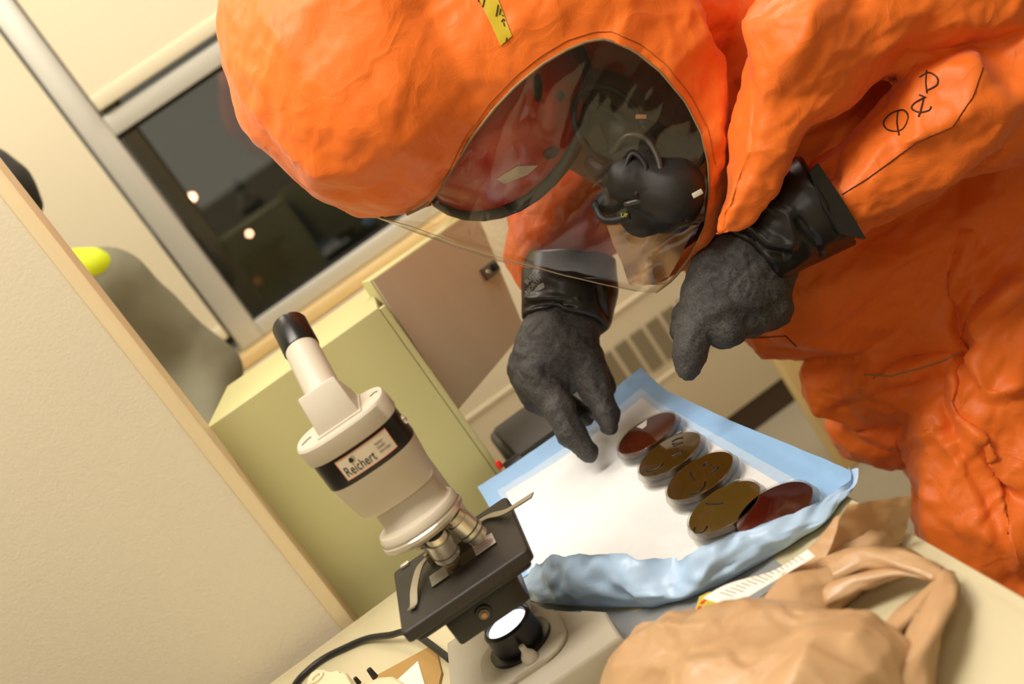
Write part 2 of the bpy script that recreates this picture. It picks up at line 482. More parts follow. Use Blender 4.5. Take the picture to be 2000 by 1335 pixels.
# convector below the sill
cv = empty('convector_heater', (0.3, 2.86, 0), 'long beige convector heater cabinet with a row of louvred grilles under the window', 'heater')
CY = 2.86
gz0, gz1 = None, None
box('cabinet_body', (-1.4, CY, 0.075), (1.6, WY - 0.001, 0.87), m_conv, cv, 0.004)
box('kick_plate', (-1.4, CY + 0.006, 0.0), (1.6, WY - 0.002, 0.075), m_base, cv)
gx = [0.19 + 0.0485 * i for i in range(13)]
m_dark = mat('grille_recess', (128, 118, 92), 0.8)
for i, x in enumerate(gx):

    fr = box('grille', (x, CY - 0.002, 0.298), (x + 0.037, CY + 0.004, 0.412), m_dark, cv)
    for k in range(10):
        box('louvre', (x, CY - 0.005, 0.300 + k * 0.0114), (x + 0.037, CY - 0.001, 0.307 + k * 0.0114), m_grille, fr)
box('top_rail', (-1.4, CY - 0.004, 0.475), (1.6, CY + 0.01, 0.487), m_conv, cv, 0.002)
box('bottom_bead', (-1.4, CY - 0.004, 0.262), (1.6, CY + 0.01, 0.272), m_conv, cv, 0.002)
# outside the window: dark yard, olive block added for a dark reflection, far lamps
m_out = mat('night_ground', (40, 42, 40), 0.9, var=0.2, vscale=2)
struct(box('ground_outside', (-30, 3.4, -1.2), (30, 60, -1.0), m_out))
fb = empty('far_building', (0.9, 20, -1.0), 'dark building outside with a dim brownish lit wall, low in the night window', 'building')
box('building_wall', (on_y(455, 560, 20)[0], 20, -1.0), (on_y(560, 500, 20)[0], 22, on_y(480, 520, 20)[2]), mat('far_wall', (70, 46, 32), 0.9, var=0.6, vscale=0.7), fb)
box('roof', (on_y(455, 560, 20)[0] - 0.2, 19.8, on_y(480, 520, 20)[2]), (on_y(560, 500, 20)[0] + 0.2, 22.2, on_y(480, 520, 20)[2] + 0.15), mat('far_roof', (30, 26, 24), 0.9), fb)
q0, q1 = on_y(478, 572, 19.99), on_y(505, 540, 19.99)
box('lit_window', (min(q0[0], q1[0]), 19.97, min(q0[2], q1[2])), (max(q0[0], q1[0]), 19.99, max(q0[2], q1[2])), mat('far_lit', (190, 110, 60), emit=0.25), fb)
hd = tag(box('reflection_block', (0.1, 6.2, -1.0), (3.5, 6.6, 0.62), mat('olive_block', (64, 66, 40), 0.9, var=0.3, vscale=6, bump=0.5, bscale=30), None, 0.03), 'dark olive block added outside for a dark reflection in the night window', 'wall')
m_l1 = mat('lamp_pink', (255, 190, 150), emit=14); m_l2 = mat('lamp_amber', (255, 170, 40), emit=9)
def lampball(px, py, Y, r, mt, label, group=None):
    p = on_y(px, py, Y)
    e = empty('street_lamp', (p[0], p[1], -1.0), label, 'lamp', group)
    lathe('lamp_globe', [(0, -r)] + [(r * math.sin(a), -r * math.cos(a)) for a in np.linspace(0.3, 2.84, 8)] + [(0, r)], mt, e, Matrix.Translation(Vector(p)), 12)
    tube('lamp_post', [(p[0], p[1], -1.0), (p[0], p[1], p[2] - r * 0.8)], r * 0.25, mat('post_black', (15, 15, 15), 0.6), e)
lampball(375, 385, 17, 0.045, m_l1, 'pinkish lit lamp outside, upper one of two in the dark pane')
lampball(487, 456, 17, 0.03, m_l1, 'faint pinkish lit lamp outside, lower one of two in the dark pane')
for k, (px, py) in enumerate([(546, 580), (556, 573), (565, 567), (575, 560), (581, 556), (579, 545)]):
    lampball(px, py, 30, 0.03, m_l2, 'small amber lamp outside in the row at the foot of the dark pane', 'amber lamps outside')

# ================================================================== PARTITION
m_part = mat('partition_paint', (219, 208, 182), 0.55, var=0.03, vscale=5, bump=0.35, bscale=260, bdist=0.0015)
m_ptrim = mat('partition_trim_wood', (226, 206, 164), 0.45, var=0.06, vscale=10, stretch=(12, 12, 1))
pa = empty('partition', (-0.6, 1.6, 0), 'cream painted partition with a pale wooden end post, standing behind the microscope', 'partition')
PX = -0.231
box('panel', (-1.6, 1.56, 0.0), (PX - 0.02, 1.6, 2.2), m_part, pa)
box('end_post', (PX - 0.02, 1.552, 0.0), (PX, 1.606, 2.2), m_ptrim, pa, 0.003)

# ================================================================== TABLE AND FURNITURE
m_table = mat('table_laminate', (204, 194, 158), 0.42, var=0.03, vscale=6, bump=0.04, bscale=200)
m_edge = mat('table_edge_wood', (176, 140, 96), 0.5, var=0.15, vscale=10)
TX0, TX1, TY0, TY1 = -0.44, 0.285, 0.25, 1.53
tb = empty('work_table', (-0.08, 0.9, 0), 'cream laminate work table with rounded corners carrying the microscope and dishes', 'table')
prism('table_top', rounded_rect(TX0, TY0, TX1, TY1, 0.075, 8), T - 0.028, T, m_table, tb, 0.004)
prism('edge_band', rounded_rect(TX0 - 0.003, TY0 - 0.003, TX1 + 0.003, TY1 + 0.003, 0.078, 8), T - 0.025, T - 0.005, m_edge, tb)
m_steel = mat('leg_steel', (120, 116, 105), 0.35, 0.8)
for lx in (TX0 + 0.06, TX1 - 0.06):
    for ly in (TY0 + 0.08, TY1 - 0.08):
        box('leg', (lx - 0.018, ly - 0.018, 0), (lx + 0.018, ly + 0.018, T - 0.027), m_steel, tb, 0.004)

# pale green cabinet with an open grey lined door
m_green = mat('cabinet_enamel', (188, 183, 128), 0.45, var=0.05, vscale=5, bump=0.12, bscale=90)
m_liner = mat('door_liner', (200, 200, 174), 0.4, 0.0, var=0.12, vscale=3, stretch=(3, 3, 0.5))
cb = empty('metal_cabinet', (-0.1, 1.7, 0), 'pale green metal cabinet with an open grey lined door, behind the microscope', 'cabinet')
CT = 1.062
poly = [(-0.239, 1.62), (0.036, 1.62), (0.05, 1.79), (-0.205, 1.80)]
prism('cabinet_body', poly, 0.0, CT, m_green, cb, 0.003)
box('edge_strip', (0.0365, 1.622, 0.45), (0.046, 1.632, CT - 0.004), m_green, cb, 0.001)
m_gap = mat('gap_shade', (92, 80, 44), 0.8)
slab4('gap_shade', [(0.0375, 1.634, 0.86), (0.0375, 1.634, CT - 0.012), (0.0515, 1.785, CT - 0.012), (0.0515, 1.785, 0.86)], (1, -0.1, 0), 0.002, m_gap, cb)  # dark slab standing in for the shaded recess beside the door
mk_ = [(255, 9, 2), (3, 4, 5)]
DTL, DBL, DTR = on_y(722, 548, 1.70), on_y(891, 806, 1.675), on_y(927, 406, 1.95)
nD = np.cross(DTR - DTL, DBL - DTL); rr_ = P(1026, 646, 1.0) - C
DBR = C + rr_ * (((DTL - C) @ nD) / (rr_ @ nD))
dr_ = slab4('door', [DTL, DTR, DBR, DBL], (-0.5, 0.8, 0.1), 0.022, m_green, cb, 0.002)
ins = np.array([DTL, DTR, DBR, DBL]); cen = ins.mean(0); insd = cen + (ins - cen) * np.array([0.978])
nn = np.cross(ins[1] - ins[0], ins[3] - ins[0]); nn /= np.linalg.norm(nn); nn *= -1 if nn @ F > 0 else 1
slab4('door_liner', [q + nn * 0.0005 for q in insd], nn, 0.002, m_liner, dr_)
rl_ = P(952, 530, 1.0) - C; lt = C + rl_ * (((DTL - C) @ nD) / (rl_ @ nD)) + nn * 0.0025; m_latch = mat('latch_metal', (120, 116, 108), 0.3, 0.9)
ex = (ins[1] - ins[0]) / np.linalg.norm(ins[1] - ins[0]); ey = np.cross(nn, ex)
def onface(o, a, b, c): return Vector(o + ex * a + ey * b + nn * c)
ML = Matrix((tuple(ex), tuple(ey), tuple(nn))).transposed().to_4x4(); ML.translation = Vector(lt)
la = box('latch', (-0.022, -0.010, 0.0), (0.024, 0.010, 0.006), m_latch, dr_, 0.001, ML)
box('latch_bolt', (0.006, -0.006, 0.006), (0.016, 0.006, 0.012), mat('latch_dark', (40, 38, 36), 0.5), la, 0.001, ML)
lathe('screw', [(0, 0.0085), (0.0035, 0.008), (0.004, 0.006)], mat('screw_steel', (190, 186, 175), 0.3, 0.9), la, ML @ Matrix.Translation((-0.012, 0.0, 0)), 12)

# dark case behind the table
m_case = mat('case_plastic', (70, 68, 62), 0.6, var=0.1, vscale=20, bump=0.1)
m_black = mat('black_plastic', (22, 21, 20), 0.45)
cs = empty('equipment_case', (0.15, 1.72, 0), 'dark grey equipment case with a black handle and red button, between cabinet and blue pad', 'case')
box('case_body', (0.066, 1.62, 0.0), (0.235, 1.86, 0.752), m_case, cs, 0.012)
box('case_lid', (0.075, 1.635, 0.752), (0.235, 1.80, 0.772), m_case, cs, 0.006)
hp = on_y(1075, 862, 1.70)
Mh = Matrix.Translation(Vector(hp)) @ Matrix.Rotation(-0.12, 4, 'Z')
box('carry_handle', (-0.05, -0.018, -0.012), (0.08, 0.018, 0.012), m_case, cs, 0.009, Mh, 3)
box('handle_post', (-0.02, -0.01, -0.05), (0.0, 0.01, -0.01), m_black, cs, 0.002, Mh)
lp = on_y(1000, 922, 1.60)
Ml = Matrix.Translation(Vector(lp))
kb = box('switch_block', (-0.004, -0.010, -0.018), (0.024, 0.016, 0.014), m_black, cs, 0.003, Ml)
rp = on_y(974, 906, 1.598)
lathe('red_button', [(0, 0.005), (0.003, 0.0045), (0.0045, 0.001), (0.0045, -0.006), (0, -0.006)], mat('red_plastic', (235, 50, 40), 0.4), kb, Matrix.Translation(Vector(rp)), 12)

# wooden post on the floor behind the person
wp = empty('wooden_trestle', (0.72, 2.4, 0), 'pale wooden leg standing on the floor behind the orange suit', 'trestle')
m_pine = mat('pine', (232, 208, 146), 0.5, var=0.14, vscale=9, stretch=(10, 10, 1))
b0 = on_z(1662, 905, 0.0); t0 = on_y(1530, 690, b0[1] + 0.03)
dv = (t0 - b0); dv = dv / np.linalg.norm(dv); top = b0 + dv * (0.72 / dv[2])
sx = np.array([1.0, 0.05, 0]) * 0.0265; sy = np.array([-0.05, 1, 0]) * 0.02
def quad(c): return [c - sx - sy, c + sx - sy, c + sx + sy, c - sx + sy]
bm = bmesh.new(); a = [bm.verts.new(Vector(q)) for q in quad(b0)]; b = [bm.verts.new(Vector(q)) for q in quad(top)]
bm.faces.new(a); bm.faces.new(b[::-1])
for i in range(4): bm.faces.new((a[i], b[i], b[(i + 1) % 4], a[(i + 1) % 4]))
bmesh.ops.bevel(bm, geom=bm.edges[:], offset=0.003, segments=2, profile=0.5, affect='EDGES')
bm_obj('leg', bm, m_pine, wp)
box('top_rail', (top[0] - 0.05, top[1] - 0.03, 0.715), (top[0] + 0.75, top[1] + 0.03, 0.755), m_pine, wp, 0.003)
for o2 in (0.68,):
    box('leg', (b0[0] + o2, b0[1] - 0.02, 0), (b0[0] + o2 + 0.05, b0[1] + 0.02, 0.715), m_pine, wp, 0.003)

# ================================================================== ABSORBENT PAD
def pad_material():
    mt, N, L, b = newmat('pad_sheet')
    at = N.new('ShaderNodeAttribute'); at.attribute_name = 'zone'; at.attribute_type = 'GEOMETRY'
    rp_ = N.new('ShaderNodeValToRGB'); e = rp_.color_ramp.elements; rp_.color_ramp.interpolation = 'CONSTANT'
    e[0].position = 0; e[0].color = (*s2l((228, 229, 230)), 1)
    e[1].position = 0.25; e[1].color = (*s2l((182, 206, 232)), 1)
    n3 = rp_.color_ramp.elements.new(0.6); n3.color = (*s2l((146, 188, 232)), 1)
    L.new(at.outputs['Fac'], rp_.inputs[0]); L.new(rp_.outputs[0], b.inputs['Base Color'])
    b.inputs['Roughness'].default_value = 0.55
    tc = N.new('ShaderNodeTexCoord'); v = N.new('ShaderNodeTexVoronoi'); v.inputs['Scale'].default_value = 55
    n = N.new('ShaderNodeTexNoise'); n.inputs['Scale'].default_value = 22; n.inputs['Detail'].default_value = 5
    L.new(tc.outputs['Object'], v.inputs['Vector']); L.new(tc.outputs['Object'], n.inputs['Vector'])
    ad = N.new('ShaderNodeMath'); ad.operation = 'ADD'; L.new(v.outputs['Distance'], ad.inputs[0]); L.new(n.outputs['Fac'], ad.inputs[1])
    bp = N.new('ShaderNodeBump'); bp.inputs['Strength'].default_value = 0.3; bp.inputs['Distance'].default_value = 0.003
    L.new(ad.outputs[0], bp.inputs['Height']); L.new(bp.outputs[0], b.inputs['Normal'])
    return mt
m_pad = pad_material()
m_padblue = mat('pad_blue_film', (176, 204, 234), 0.4, var=0.05, vscale=30, bump=0.1, bscale=40)
pad = empty('absorbent_pad', (0.14, 1.3, T), 'white absorbent pad with a pale blue border and crumpled raised front edge, under the dishes', 'pad')
# pad outline on the table: back edge A->B, front edge D->E (per column, left to right)
nu, nv = 90, 120
bx0, bx1 = -0.005, 0.282
front = np.array([(-0.03, 1.285), (0.012, 1.19), (0.045, 1.132), (0.075, 1.085), (0.107, 1.057), (0.156, 1.035), (0.21, 1.022), (0.25, 1.02), (0.305, 1.045)])
back = np.array([(0.005, 1.585), (0.1, 1.572), (0.2, 1.575), (0.284, 1.588)])
rf, rb = resample(front, nu), resample(back, nu)
V = np.zeros((nv, nu, 3)); Zn = np.zeros((nv, nu))
for j in range(nv):
    t = j / (nv - 1)
    V[j, :, :2] = rb * (1 - t) + rf * t
flat = V.reshape(-1, 3)
tt = np.repeat(np.linspace(0, 1, nv), nu); uu = np.tile(np.linspace(0, 1, nu), nv)
zz = 0.0012 + 0.0015 * (crease(np.c_[flat[:, :2] * 1.0, flat[:, 0] * 0 + 3], 0.03, 5) + 1) * 0.6
zz += 0.028 * np.clip((0.13 - tt) / 0.13, 0, 1) ** 1.6                       # back edge lifts over the case
zz += 0.012 * np.clip((uu - 0.97) / 0.03, 0, 1) ** 1.5 * np.clip((tt - 0.45) / 0.55, 0, 1)
wv = crease(np.c_[uu * 0.4, tt * 0, tt * 0], 0.035, 9) 
flat[:, 2] = T + zz
# border zones by distance to the outline (metres)
dl, drr, dbk = uu * 0.29, (1 - uu) * 0.29, tt * 0.46
dd = np.minimum(np.minimum(dl, drr), dbk)
zone = np.where(dd > 0.031, 0.0, np.where(dd > 0.021, 0.4, 0.8))
# the front: the sheet turns up into a crumpled flap showing its blue underside
nf = 22
prof = []
V2 = [flat.reshape(nv, nu, 3)]
zf = []
ff = V2[0][-1].copy()
nrm2 = np.zeros((nu, 2)); tg = np.gradient(rf, axis=0); nrm2[:, 0] = -tg[:, 1]; nrm2[:, 1] = tg[:, 0]
nrm2 /= np.linalg.norm(nrm2, axis=1, keepdims=True); nrm2 *= np.where((nrm2[:, 1] > 0), -1, 1)[:, None]   # outward, to the viewer
us = np.linspace(0, 1, nu)
hgt = np.interp(us, [0, 0.08, 0.22, 0.34, 0.46, 0.53, 0.57, 0.64, 0.72, 0.8, 0.9, 1.0], [0.012, 0.034, 0.058, 0.066, 0.060, 0.034, 0.032, 0.046, 0.038, 0.029, 0.015, 0.004])
rows = []
for k in range(1, nf + 1):
    s = k / nf
    bulge = 0.012 * math.sin(math.pi * min(1, s * 1.05)) 
    lean = -0.014 * s ** 2 * (1 - 0.85 * np.clip((us - 0.55) / 0.1, 0, 1))[:, None]                    # free edge leans back over the pad
    px = ff[:, :2] + nrm2 * (bulge + lean)
    cr_ = crease(np.c_[us * 0.42, np.full(nu, s * 0.07), np.zeros(nu)], 0.03, 3)
    cr2 = crease(np.c_[us * 0.42, np.full(nu, s * 0.07), np.zeros(nu)], 0.013, 8)
    pin = np.exp(-((us - 0.55) / 0.035) ** 2)
    off = (0.008 * cr_ + 0.003 * cr2) * min(1, 3 * s) - 0.014 * pin * s
    px = px + nrm2 * off[:, None]
    z = ff[:, 2] + hgt * s + 0.004 * cr2 * s
    rows.append(np.c_[px, z])
allV = np.concatenate([flat, np.concatenate(rows)])
nt = nv + nf
Q = np.array([(j * nu + i, j * nu + i + 1, (j + 1) * nu + i + 1, (j + 1) * nu + i) for j in range(nv - 1) for i in range(nu - 1)])
sheet = mknp('pad_sheet', allV[:nv * nu], Q, m_pad, pad)
at = sheet.data.attributes.new('zone', 'FLOAT', 'POINT'); at.data.foreach_set('value', zone.astype(np.float32))
Q2 = np.array([(j * nu + i, j * nu + i + 1, (j + 1) * nu + i + 1, (j + 1) * nu + i) for j in range(nf) for i in range(nu - 1)])
mknp('turned_up_edge', allV[(nv - 1) * nu:], Q2, m_padblue, pad)
# faint fold lines pressed in the pad
# thin flat grey sheet under the front of the pad
tag(prism('grey_sheet', [(-0.055, 1.20), (0.02, 1.06), (0.09, 0.985), (0.19, 0.985), (0.19, 1.05), (0.06, 1.1), (-0.02, 1.25)], T, T + 0.0012, mat('sheet_grey', (140, 142, 142), 0.5), None), 'flat grey sheet poking out under the front edge of the pad', 'tray')

# ================================================================== PETRI DISHES
m_clear = clear_mat('dish_plastic', (0.93, 0.92, 0.90), 0.02, 1.0, 1.5)
m_agar = [mat('agar_%d' % i, c, 0.06, coat=0.6, var=0.15, vscale=30, spec=0.6) for i, c in enumerate([(70, 26, 8), (66, 44, 10), (72, 48, 12), (84, 62, 22), (58, 16, 8)])]
m_ink = mat('marker_ink', (14, 14, 18), 0.4)
agar_words = ['dark red brown', '', '', '', '']
def dish(x, y, ag, label, strokes, tilt=0.0):
    z = T + 0.0045
    e = empty('petri_dish', (x, y, z), label, 'dish', 'petri dishes on the pad')
    M0 = Matrix.Translation((x, y, z))
    lathe('dish_lid', [(0, 0), (0.0455, 0), (0.0462, 0.0008), (0.0462, 0.0095), (0.0450, 0.0095), (0.0450, 0.0012), (0, 0.0012)], m_clear, e, M0, 56)
    bs = lathe('dish_base', [(0.0432, 0.0016), (0.0432, 0.0162), (0.0425, 0.0172), (0.0418, 0.0168), (0.0414, 0.0156), (0.0414, 0.0016)], m_clear, e, M0, 56)
    lathe('agar_disc', [(0, 0.0095), (0.0412, 0.0095), (0.0413, 0.0100), (0.0413, 0.0150), (0.0408, 0.0156), (0, 0.0156)], ag, e, M0, 56)
    zi = 0.0159
    lines = []
    for st in strokes:
        lines.append([Vector((x + a, y + b, z + zi)) for a, b in [tuple(q) for q in catmull([np.array(s_) for s_ in st], 5)]])
    if lines: tubes('marker_writing', lines, 0.0011, m_ink, e)
    return e
def px_stroke(cx, cy, pts):      # strokes as the photograph shows them, laid on the dish plane
    out = []
    for st in pts:
        out.append([tuple((on_z(px, py, T + 0.020))[:2] - np.array([cx, cy])) for px, py in st])
    return out
def sc(pts): return [[(1180 + x / 6.357, 790 + y / 6.357) for x, y in st] for st in pts]
def sc7(pts): return [[(1170 + x / 4.255, 780 + y / 4.255) for x, y in st] for st in pts]
zt = T + 0.02
dpos = [on_z(1263, 845, zt), on_z(1307, 886, zt), on_z(1366, 928, zt), on_z(1414, 989, zt), on_z(1519, 998, zt) + np.array([0, 0.008, 0])]
st2 = sc([[(975, 410), (900, 425), (840, 460)], [(970, 470), (850, 490)], [(960, 470), (890, 500), (860, 515)], [(905, 545), (900, 555)], [(960, 580), (965, 600), (900, 620), (840, 650)], [(730, 730), (700, 770), (620, 815), (540, 825), (515, 800)]])
st3 = sc([[(1290, 715), (1250, 740), (1230, 770)], [(1330, 745), (1290, 775)], [(1370, 770), (1415, 785), (1390, 810), (1330, 850)], [(1255, 965), (1240, 1020), (1180, 1080), (1100, 1105), (1030, 1095)], [(1060, 830), (1090, 900), (1130, 950)]])
st4 = sc7([[(900, 1055), (880, 1085), (840, 1105), (800, 1105), (785, 1085)], [(890, 865), (960, 868), (1030, 862)], [(800, 1065), (785, 1090)]])
dish(dpos[0][0], dpos[0][1], m_agar[0], 'petri dish of dark agar farthest back on the pad, with a torn pale patch', [])
dish(dpos[1][0], dpos[1][1], m_agar[1], 'petri dish of dark brown agar marked in black, second from the back', px_stroke(dpos[1][0], dpos[1][1], st2))
dish(dpos[2][0], dpos[2][1], m_agar[2], 'petri dish marked in black, in the middle of the row of five', px_stroke(dpos[2][0], dpos[2][1], st3))
dish(dpos[3][0], dpos[3][1], m_agar[3], 'petri dish reflecting orange, fourth from the back, with a black C', px_stroke(dpos[3][0], dpos[3][1], st4))
dish(dpos[4][0], dpos[4][1], m_agar[4], 'reddest petri dish, partly hidden by the turned up pad edge', [])
d1 = [o for o in bpy.data.objects if o.name == 'petri_dish'][0]
q = [on_z(1180 + a / 6.357, 790 + b / 6.357, T + 0.0207) for a, b in [(400, 275), (530, 185), (525, 260), (475, 300)]]
mk('torn_patch', q, [(0, 1, 2, 3)], mat('pale_patch', (196, 192, 180), 0.6), d1, False)

# ================================================================== SMALL THINGS LOWER LEFT
# brown clipboard with white paper
def flatpoly(name, pts, z0, z1, mt, parent, bev=0.0):
    return prism(name, [tuple(on_z(x, y, z1)[:2]) for x, y in pts], z0, z1, mt, parent, bev)
cl = empty('clipboard', tuple(on_z(800, 1300, T)), 'brown hardboard clipboard holding white paper, at the bottom edge left of the microscope', 'clipboard')
flatpoly('board', [(735, 1318), (838, 1262), (850, 1262), (862, 1312), (858, 1330), (850, 1420), (700, 1420)][::-1], T, T + 0.004, mat('hardboard', (168, 132, 72), 0.6, var=0.1, vscale=40), cl)
flatpoly('paper_sheet', [(770, 1332), (816, 1290), (832, 1345), (835, 1420), (740, 1420)][::-1], T + 0.0042, T + 0.0052, mat('paper_white', (226, 222, 210), 0.7), cl)
# beige moulded device
dv_ = empty('plastic_device', tuple(on_z(660, 1330, T)), 'beige moulded plastic device with a ring, at the bottom edge beside the black cord', 'device')
m_beige = mat('beige_plastic', (226, 212, 176), 0.35, var=0.03)
dz = 0.03
pts = [(596, 1345), (598, 1326), (606, 1312), (620, 1304), (636, 1304), (647, 1312), (655, 1314), (668, 1309), (676, 1311), (684, 1332), (700, 1400), (610, 1400)]
flatpoly('device_body', pts[::-1], T + 0.002, T + dz, m_beige, dv_, 0.004)
rc = on_z(620, 1325, T + dz)
lathe('ring', [(0.006, 0), (0.006, 0.003), (0.008, 0.004), (0.010, 0.003), (0.010, 0)], m_beige, dv_, Matrix.Translation(Vector(rc)), 24)
flatpoly('device_arm', [(690, 1420), (708, 1334), (740, 1318), (765, 1316), (786, 1328), (790, 1345), (780, 1420)][::-1], T + 0.006, T + 0.022, m_beige, dv_, 0.006)
kp = on_z(733, 1322, T + 0.02)
lathe('black_knob', [(0, 0.014), (0.003, 0.013), (0.004, 0), (0, 0)], m_black, dv_, Matrix.Translation(Vector(kp)), 12)
kp = on_z(702, 1334, T + 0.02)
lathe('black_knob', [(0, 0.010), (0.0025, 0.009), (0.003, 0), (0, 0)], m_black, dv_, Matrix.Translation(Vector(kp)), 12)

# ================================================================== MICROSCOPE
m_mic = mat('microscope_enamel', (206, 196, 178), 0.38, var=0.02, bump=0.05, bscale=400)
m_micb = mat('microscope_base_enamel', (176, 168, 150), 0.45, var=0.03, bump=0.08, bscale=300)
m_stage = mat('stage_black', (44, 40, 36), 0.5, var=0.08, vscale=30, bump=0.1, bscale=400)
m_bandb = mat('band_black', (16, 15, 16), 0.3)
m_chrome = mat('chrome', (240, 234, 222), 0.26, 0.8)
MO = C + R * (-0.163) + FH * 1.10; MO[2] = T
MM = Matrix((tuple(R), tuple(FH), (0, 0, 1))).transposed().to_4x4(); MM.translation = Vector(MO)
mi = empty('microscope', tuple(MO), 'cream monocular microscope with a black stage and lit lamp, on the table', 'microscope')
def Mt(x, y, z): return MM @ Matrix.Translation((x, y, z))
def mbox(name, lo, hi, mt, parent, bev=0.002, seg=2): return box(name, lo, hi, mt, parent, bev, MM, seg)
# base
base = prism('base', [(-0.088, -0.082), (0.094, -0.082), (0.092, -0.025), (0.074, 0.002), (0.036, 0.036), (0.016, 0.115), (-0.078, 0.115), (-0.084, 0.0)], 0.0005, 0.0365, m_micb, mi, 0.006, MM)
prism('lamp_deck', rounded_rect(-0.044, -0.05, 0.05, 0.042, 0.03, 6), 0.0366, 0.043, m_micb, base, 0.003, MM)
# lamp
lm = lathe('lamp_ring', [(0.031, 0.0435), (0.034, 0.0435), (0.034, 0.047), (0.029, 0.048), (0.0265, 0.048), (0.0265, 0.070), (0.0245, 0.072), (0.0225, 0.072), (0.0225, 0.0665), (0, 0.0665)], m_bandb, mi, Mt(0.004, 0.0, 0), 48)
lathe('lamp_lens', [(0, 0.0712), (0.012, 0.0706), (0.0215, 0.069), (0.0222, 0.0672), (0, 0.0672)], mat('lamp_glow', (250, 250, 255), emit=1.6), lm, Mt(0.004, 0, 0), 40)
# small clear screw in front of the lamp
sw = lathe('thumb_screw', [(0, 0.061), (0.003, 0.061), (0.0035, 0.055), (0.0075, 0.050), (0.0085, 0.046), (0.0085, 0.0435), (0, 0.0435)], mat('screw_translucent', (205, 195, 178), 0.25, trans=0.3), mi, Mt(0.008, -0.038, 0), 16)
# column and arm behind
prism('arm_column', [(-0.026, 0.045), (0.026, 0.045), (0.030, 0.07), (0.026, 0.105), (-0.026, 0.105), (-0.030, 0.07)], 0.043, 0.235, m_mic, mi, 0.004, MM)
# stage
stg = prism('stage', rounded_rect(-0.0705, -0.062, 0.0695, 0.081, 0.006, 4), 0.137, 0.150, m_stage, mi, 0.0025, MM)
prism('stage_skirt', rounded_rect(-0.064, -0.054, 0.063, 0.075, 0.006, 4), 0.129, 0.137, m_bandb, stg, 0.002, MM)
cd = mbox('condenser_bracket', (-0.036, -0.05, 0.100), (0.044, 0.05, 0.131), m_bandb, mi, 0.004)
for k, (rr, z0) in enumerate([(0.0085, 0.0), (0.0055, 0.002), (0.003, 0.004)]):
    lathe('knob', [(0, z0 + 0.003), (rr * 0.9, z0 + 0.003), (rr, z0 + 0.002), (rr, 0), (0, 0)], (m_bandb, mat('knob_grey', (110, 104, 96), 0.35, 0.6), mat('knob_brass', (170, 130, 90), 0.35, 0.7))[k], cd, MM @ Matrix.Translation((0.0, -0.0502, 0.117)) @ Matrix.Rotation(math.pi / 2, 4, 'X'), 20)
# slide with label
sl = empty('glass_slide', tuple(MM @ Vector((0, -0.005, 0.1502))), 'thin glass slide with a printed white label on the microscope stage', 'slide')
Ms = MM @ Matrix.Translation((0.006, 0.002, 0)) @ Matrix.Rotation(0.04, 4, 'Z')
mat('slide_glass', (176, 174, 156), 0.12, spec=0.6)
box('slide_glass', (-0.037, -0.0145, 0.1503), (0.037, 0.0115, 0.1515), clear_mat('slide_clear', (0.75, 0.75, 0.70), 0.05, 1.0, 1.9), sl, 0.0, Ms)
box('frosted_end', (-0.037, -0.0144, 0.1516), (-0.018, 0.0114, 0.1518), mat('frosted', (170, 168, 150), 0.6), sl, 0.0, Ms)
lb = box('paper_label', (0.014, -0.0144, 0.1516), (0.0368, 0.0114, 0.1518), mat('slide_label', (214, 204, 202), 0.6), sl, 0.0, Ms)
for k in range(4):
    box('label_line', (0.0155, 0.0085 - k * 0.006, 0.1519), (0.035 - 0.004 * (k % 2), 0.0092 - k * 0.006, 0.1520), mat('label_ink', (110, 90, 90), 0.7), lb, 0.0, Ms)
# stage clips: bent strips rising from a pin
m_clip = mat('clip_steel', (176, 166, 146), 0.35, 0.6)
def strip(name, pts, w, t, mt, parent, side):
    pts = [Vector(p) for p in catmull(pts, 6)]; V, Q = [], []; n = len(pts)
    for i, p in enumerate(pts):
        tg_ = (pts[min(i + 1, n - 1)] - pts[max(i - 1, 0)]).normalized()
        sd = Vector(side); sd = (sd - tg_ * sd.dot(tg_)).normalized(); up = tg_.cross(sd)
        ww = w[i * (len(w) - 1) // max(1, n - 1)] if hasattr(w, '__len__') else w
        for a, b in ((-1, -1), (1, -1), (1, 1), (-1, 1)): V.append(p + sd * a * ww / 2 + up * b * t / 2)
    for i in range(n - 1):
        for j in range(4): Q.append((i * 4 + j, i * 4 + (j + 1) % 4, i * 4 + 4 + (j + 1) % 4, i * 4 + 4 + j))
    Q += [(0, 1, 2, 3), tuple(range(4 * n - 4, 4 * n))[::-1]]
    o = mk(name, V, Q, mt, parent); autosmooth(o, 40); return o
def mp(x, y, z): return MM @ Vector((x, y, z))
c1 = strip('stage_clip', [mp(-0.026, 0.040, 0.158), mp(-0.036, 0.026, 0.1595), mp(-0.047, -0.002, 0.156), mp(-0.052, -0.024, 0.152), mp(-0.055, -0.033, 0.1535)], 0.0085, 0.0012, m_clip, stg, MM.to_3x3() @ Vector((0.95, -0.3, 0)))
lathe('clip_pin', [(0, 0.012), (0.0025, 0.012), (0.0025, 0), (0, 0)], m_clip, stg, Mt(-0.026, 0.04, 0.150), 10)
pr = [on_z(1040, 966, T + 0.165), on_z(1010, 985, T + 0.160), on_z(985, 1000, T + 0.1565), on_z(955, 1008, T + 0.1525), on_z(930, 1022, T + 0.1525)]
c2 = strip('stage_clip', pr, 0.0075, 0.0015, m_clip, stg, (0.2, 0.8, 0))
# small bits on the back edge
mbox('stage_stop', (-0.06, 0.072, 0.1502), (-0.05, 0.079, 0.153), m_chrome, stg, 0.0005)
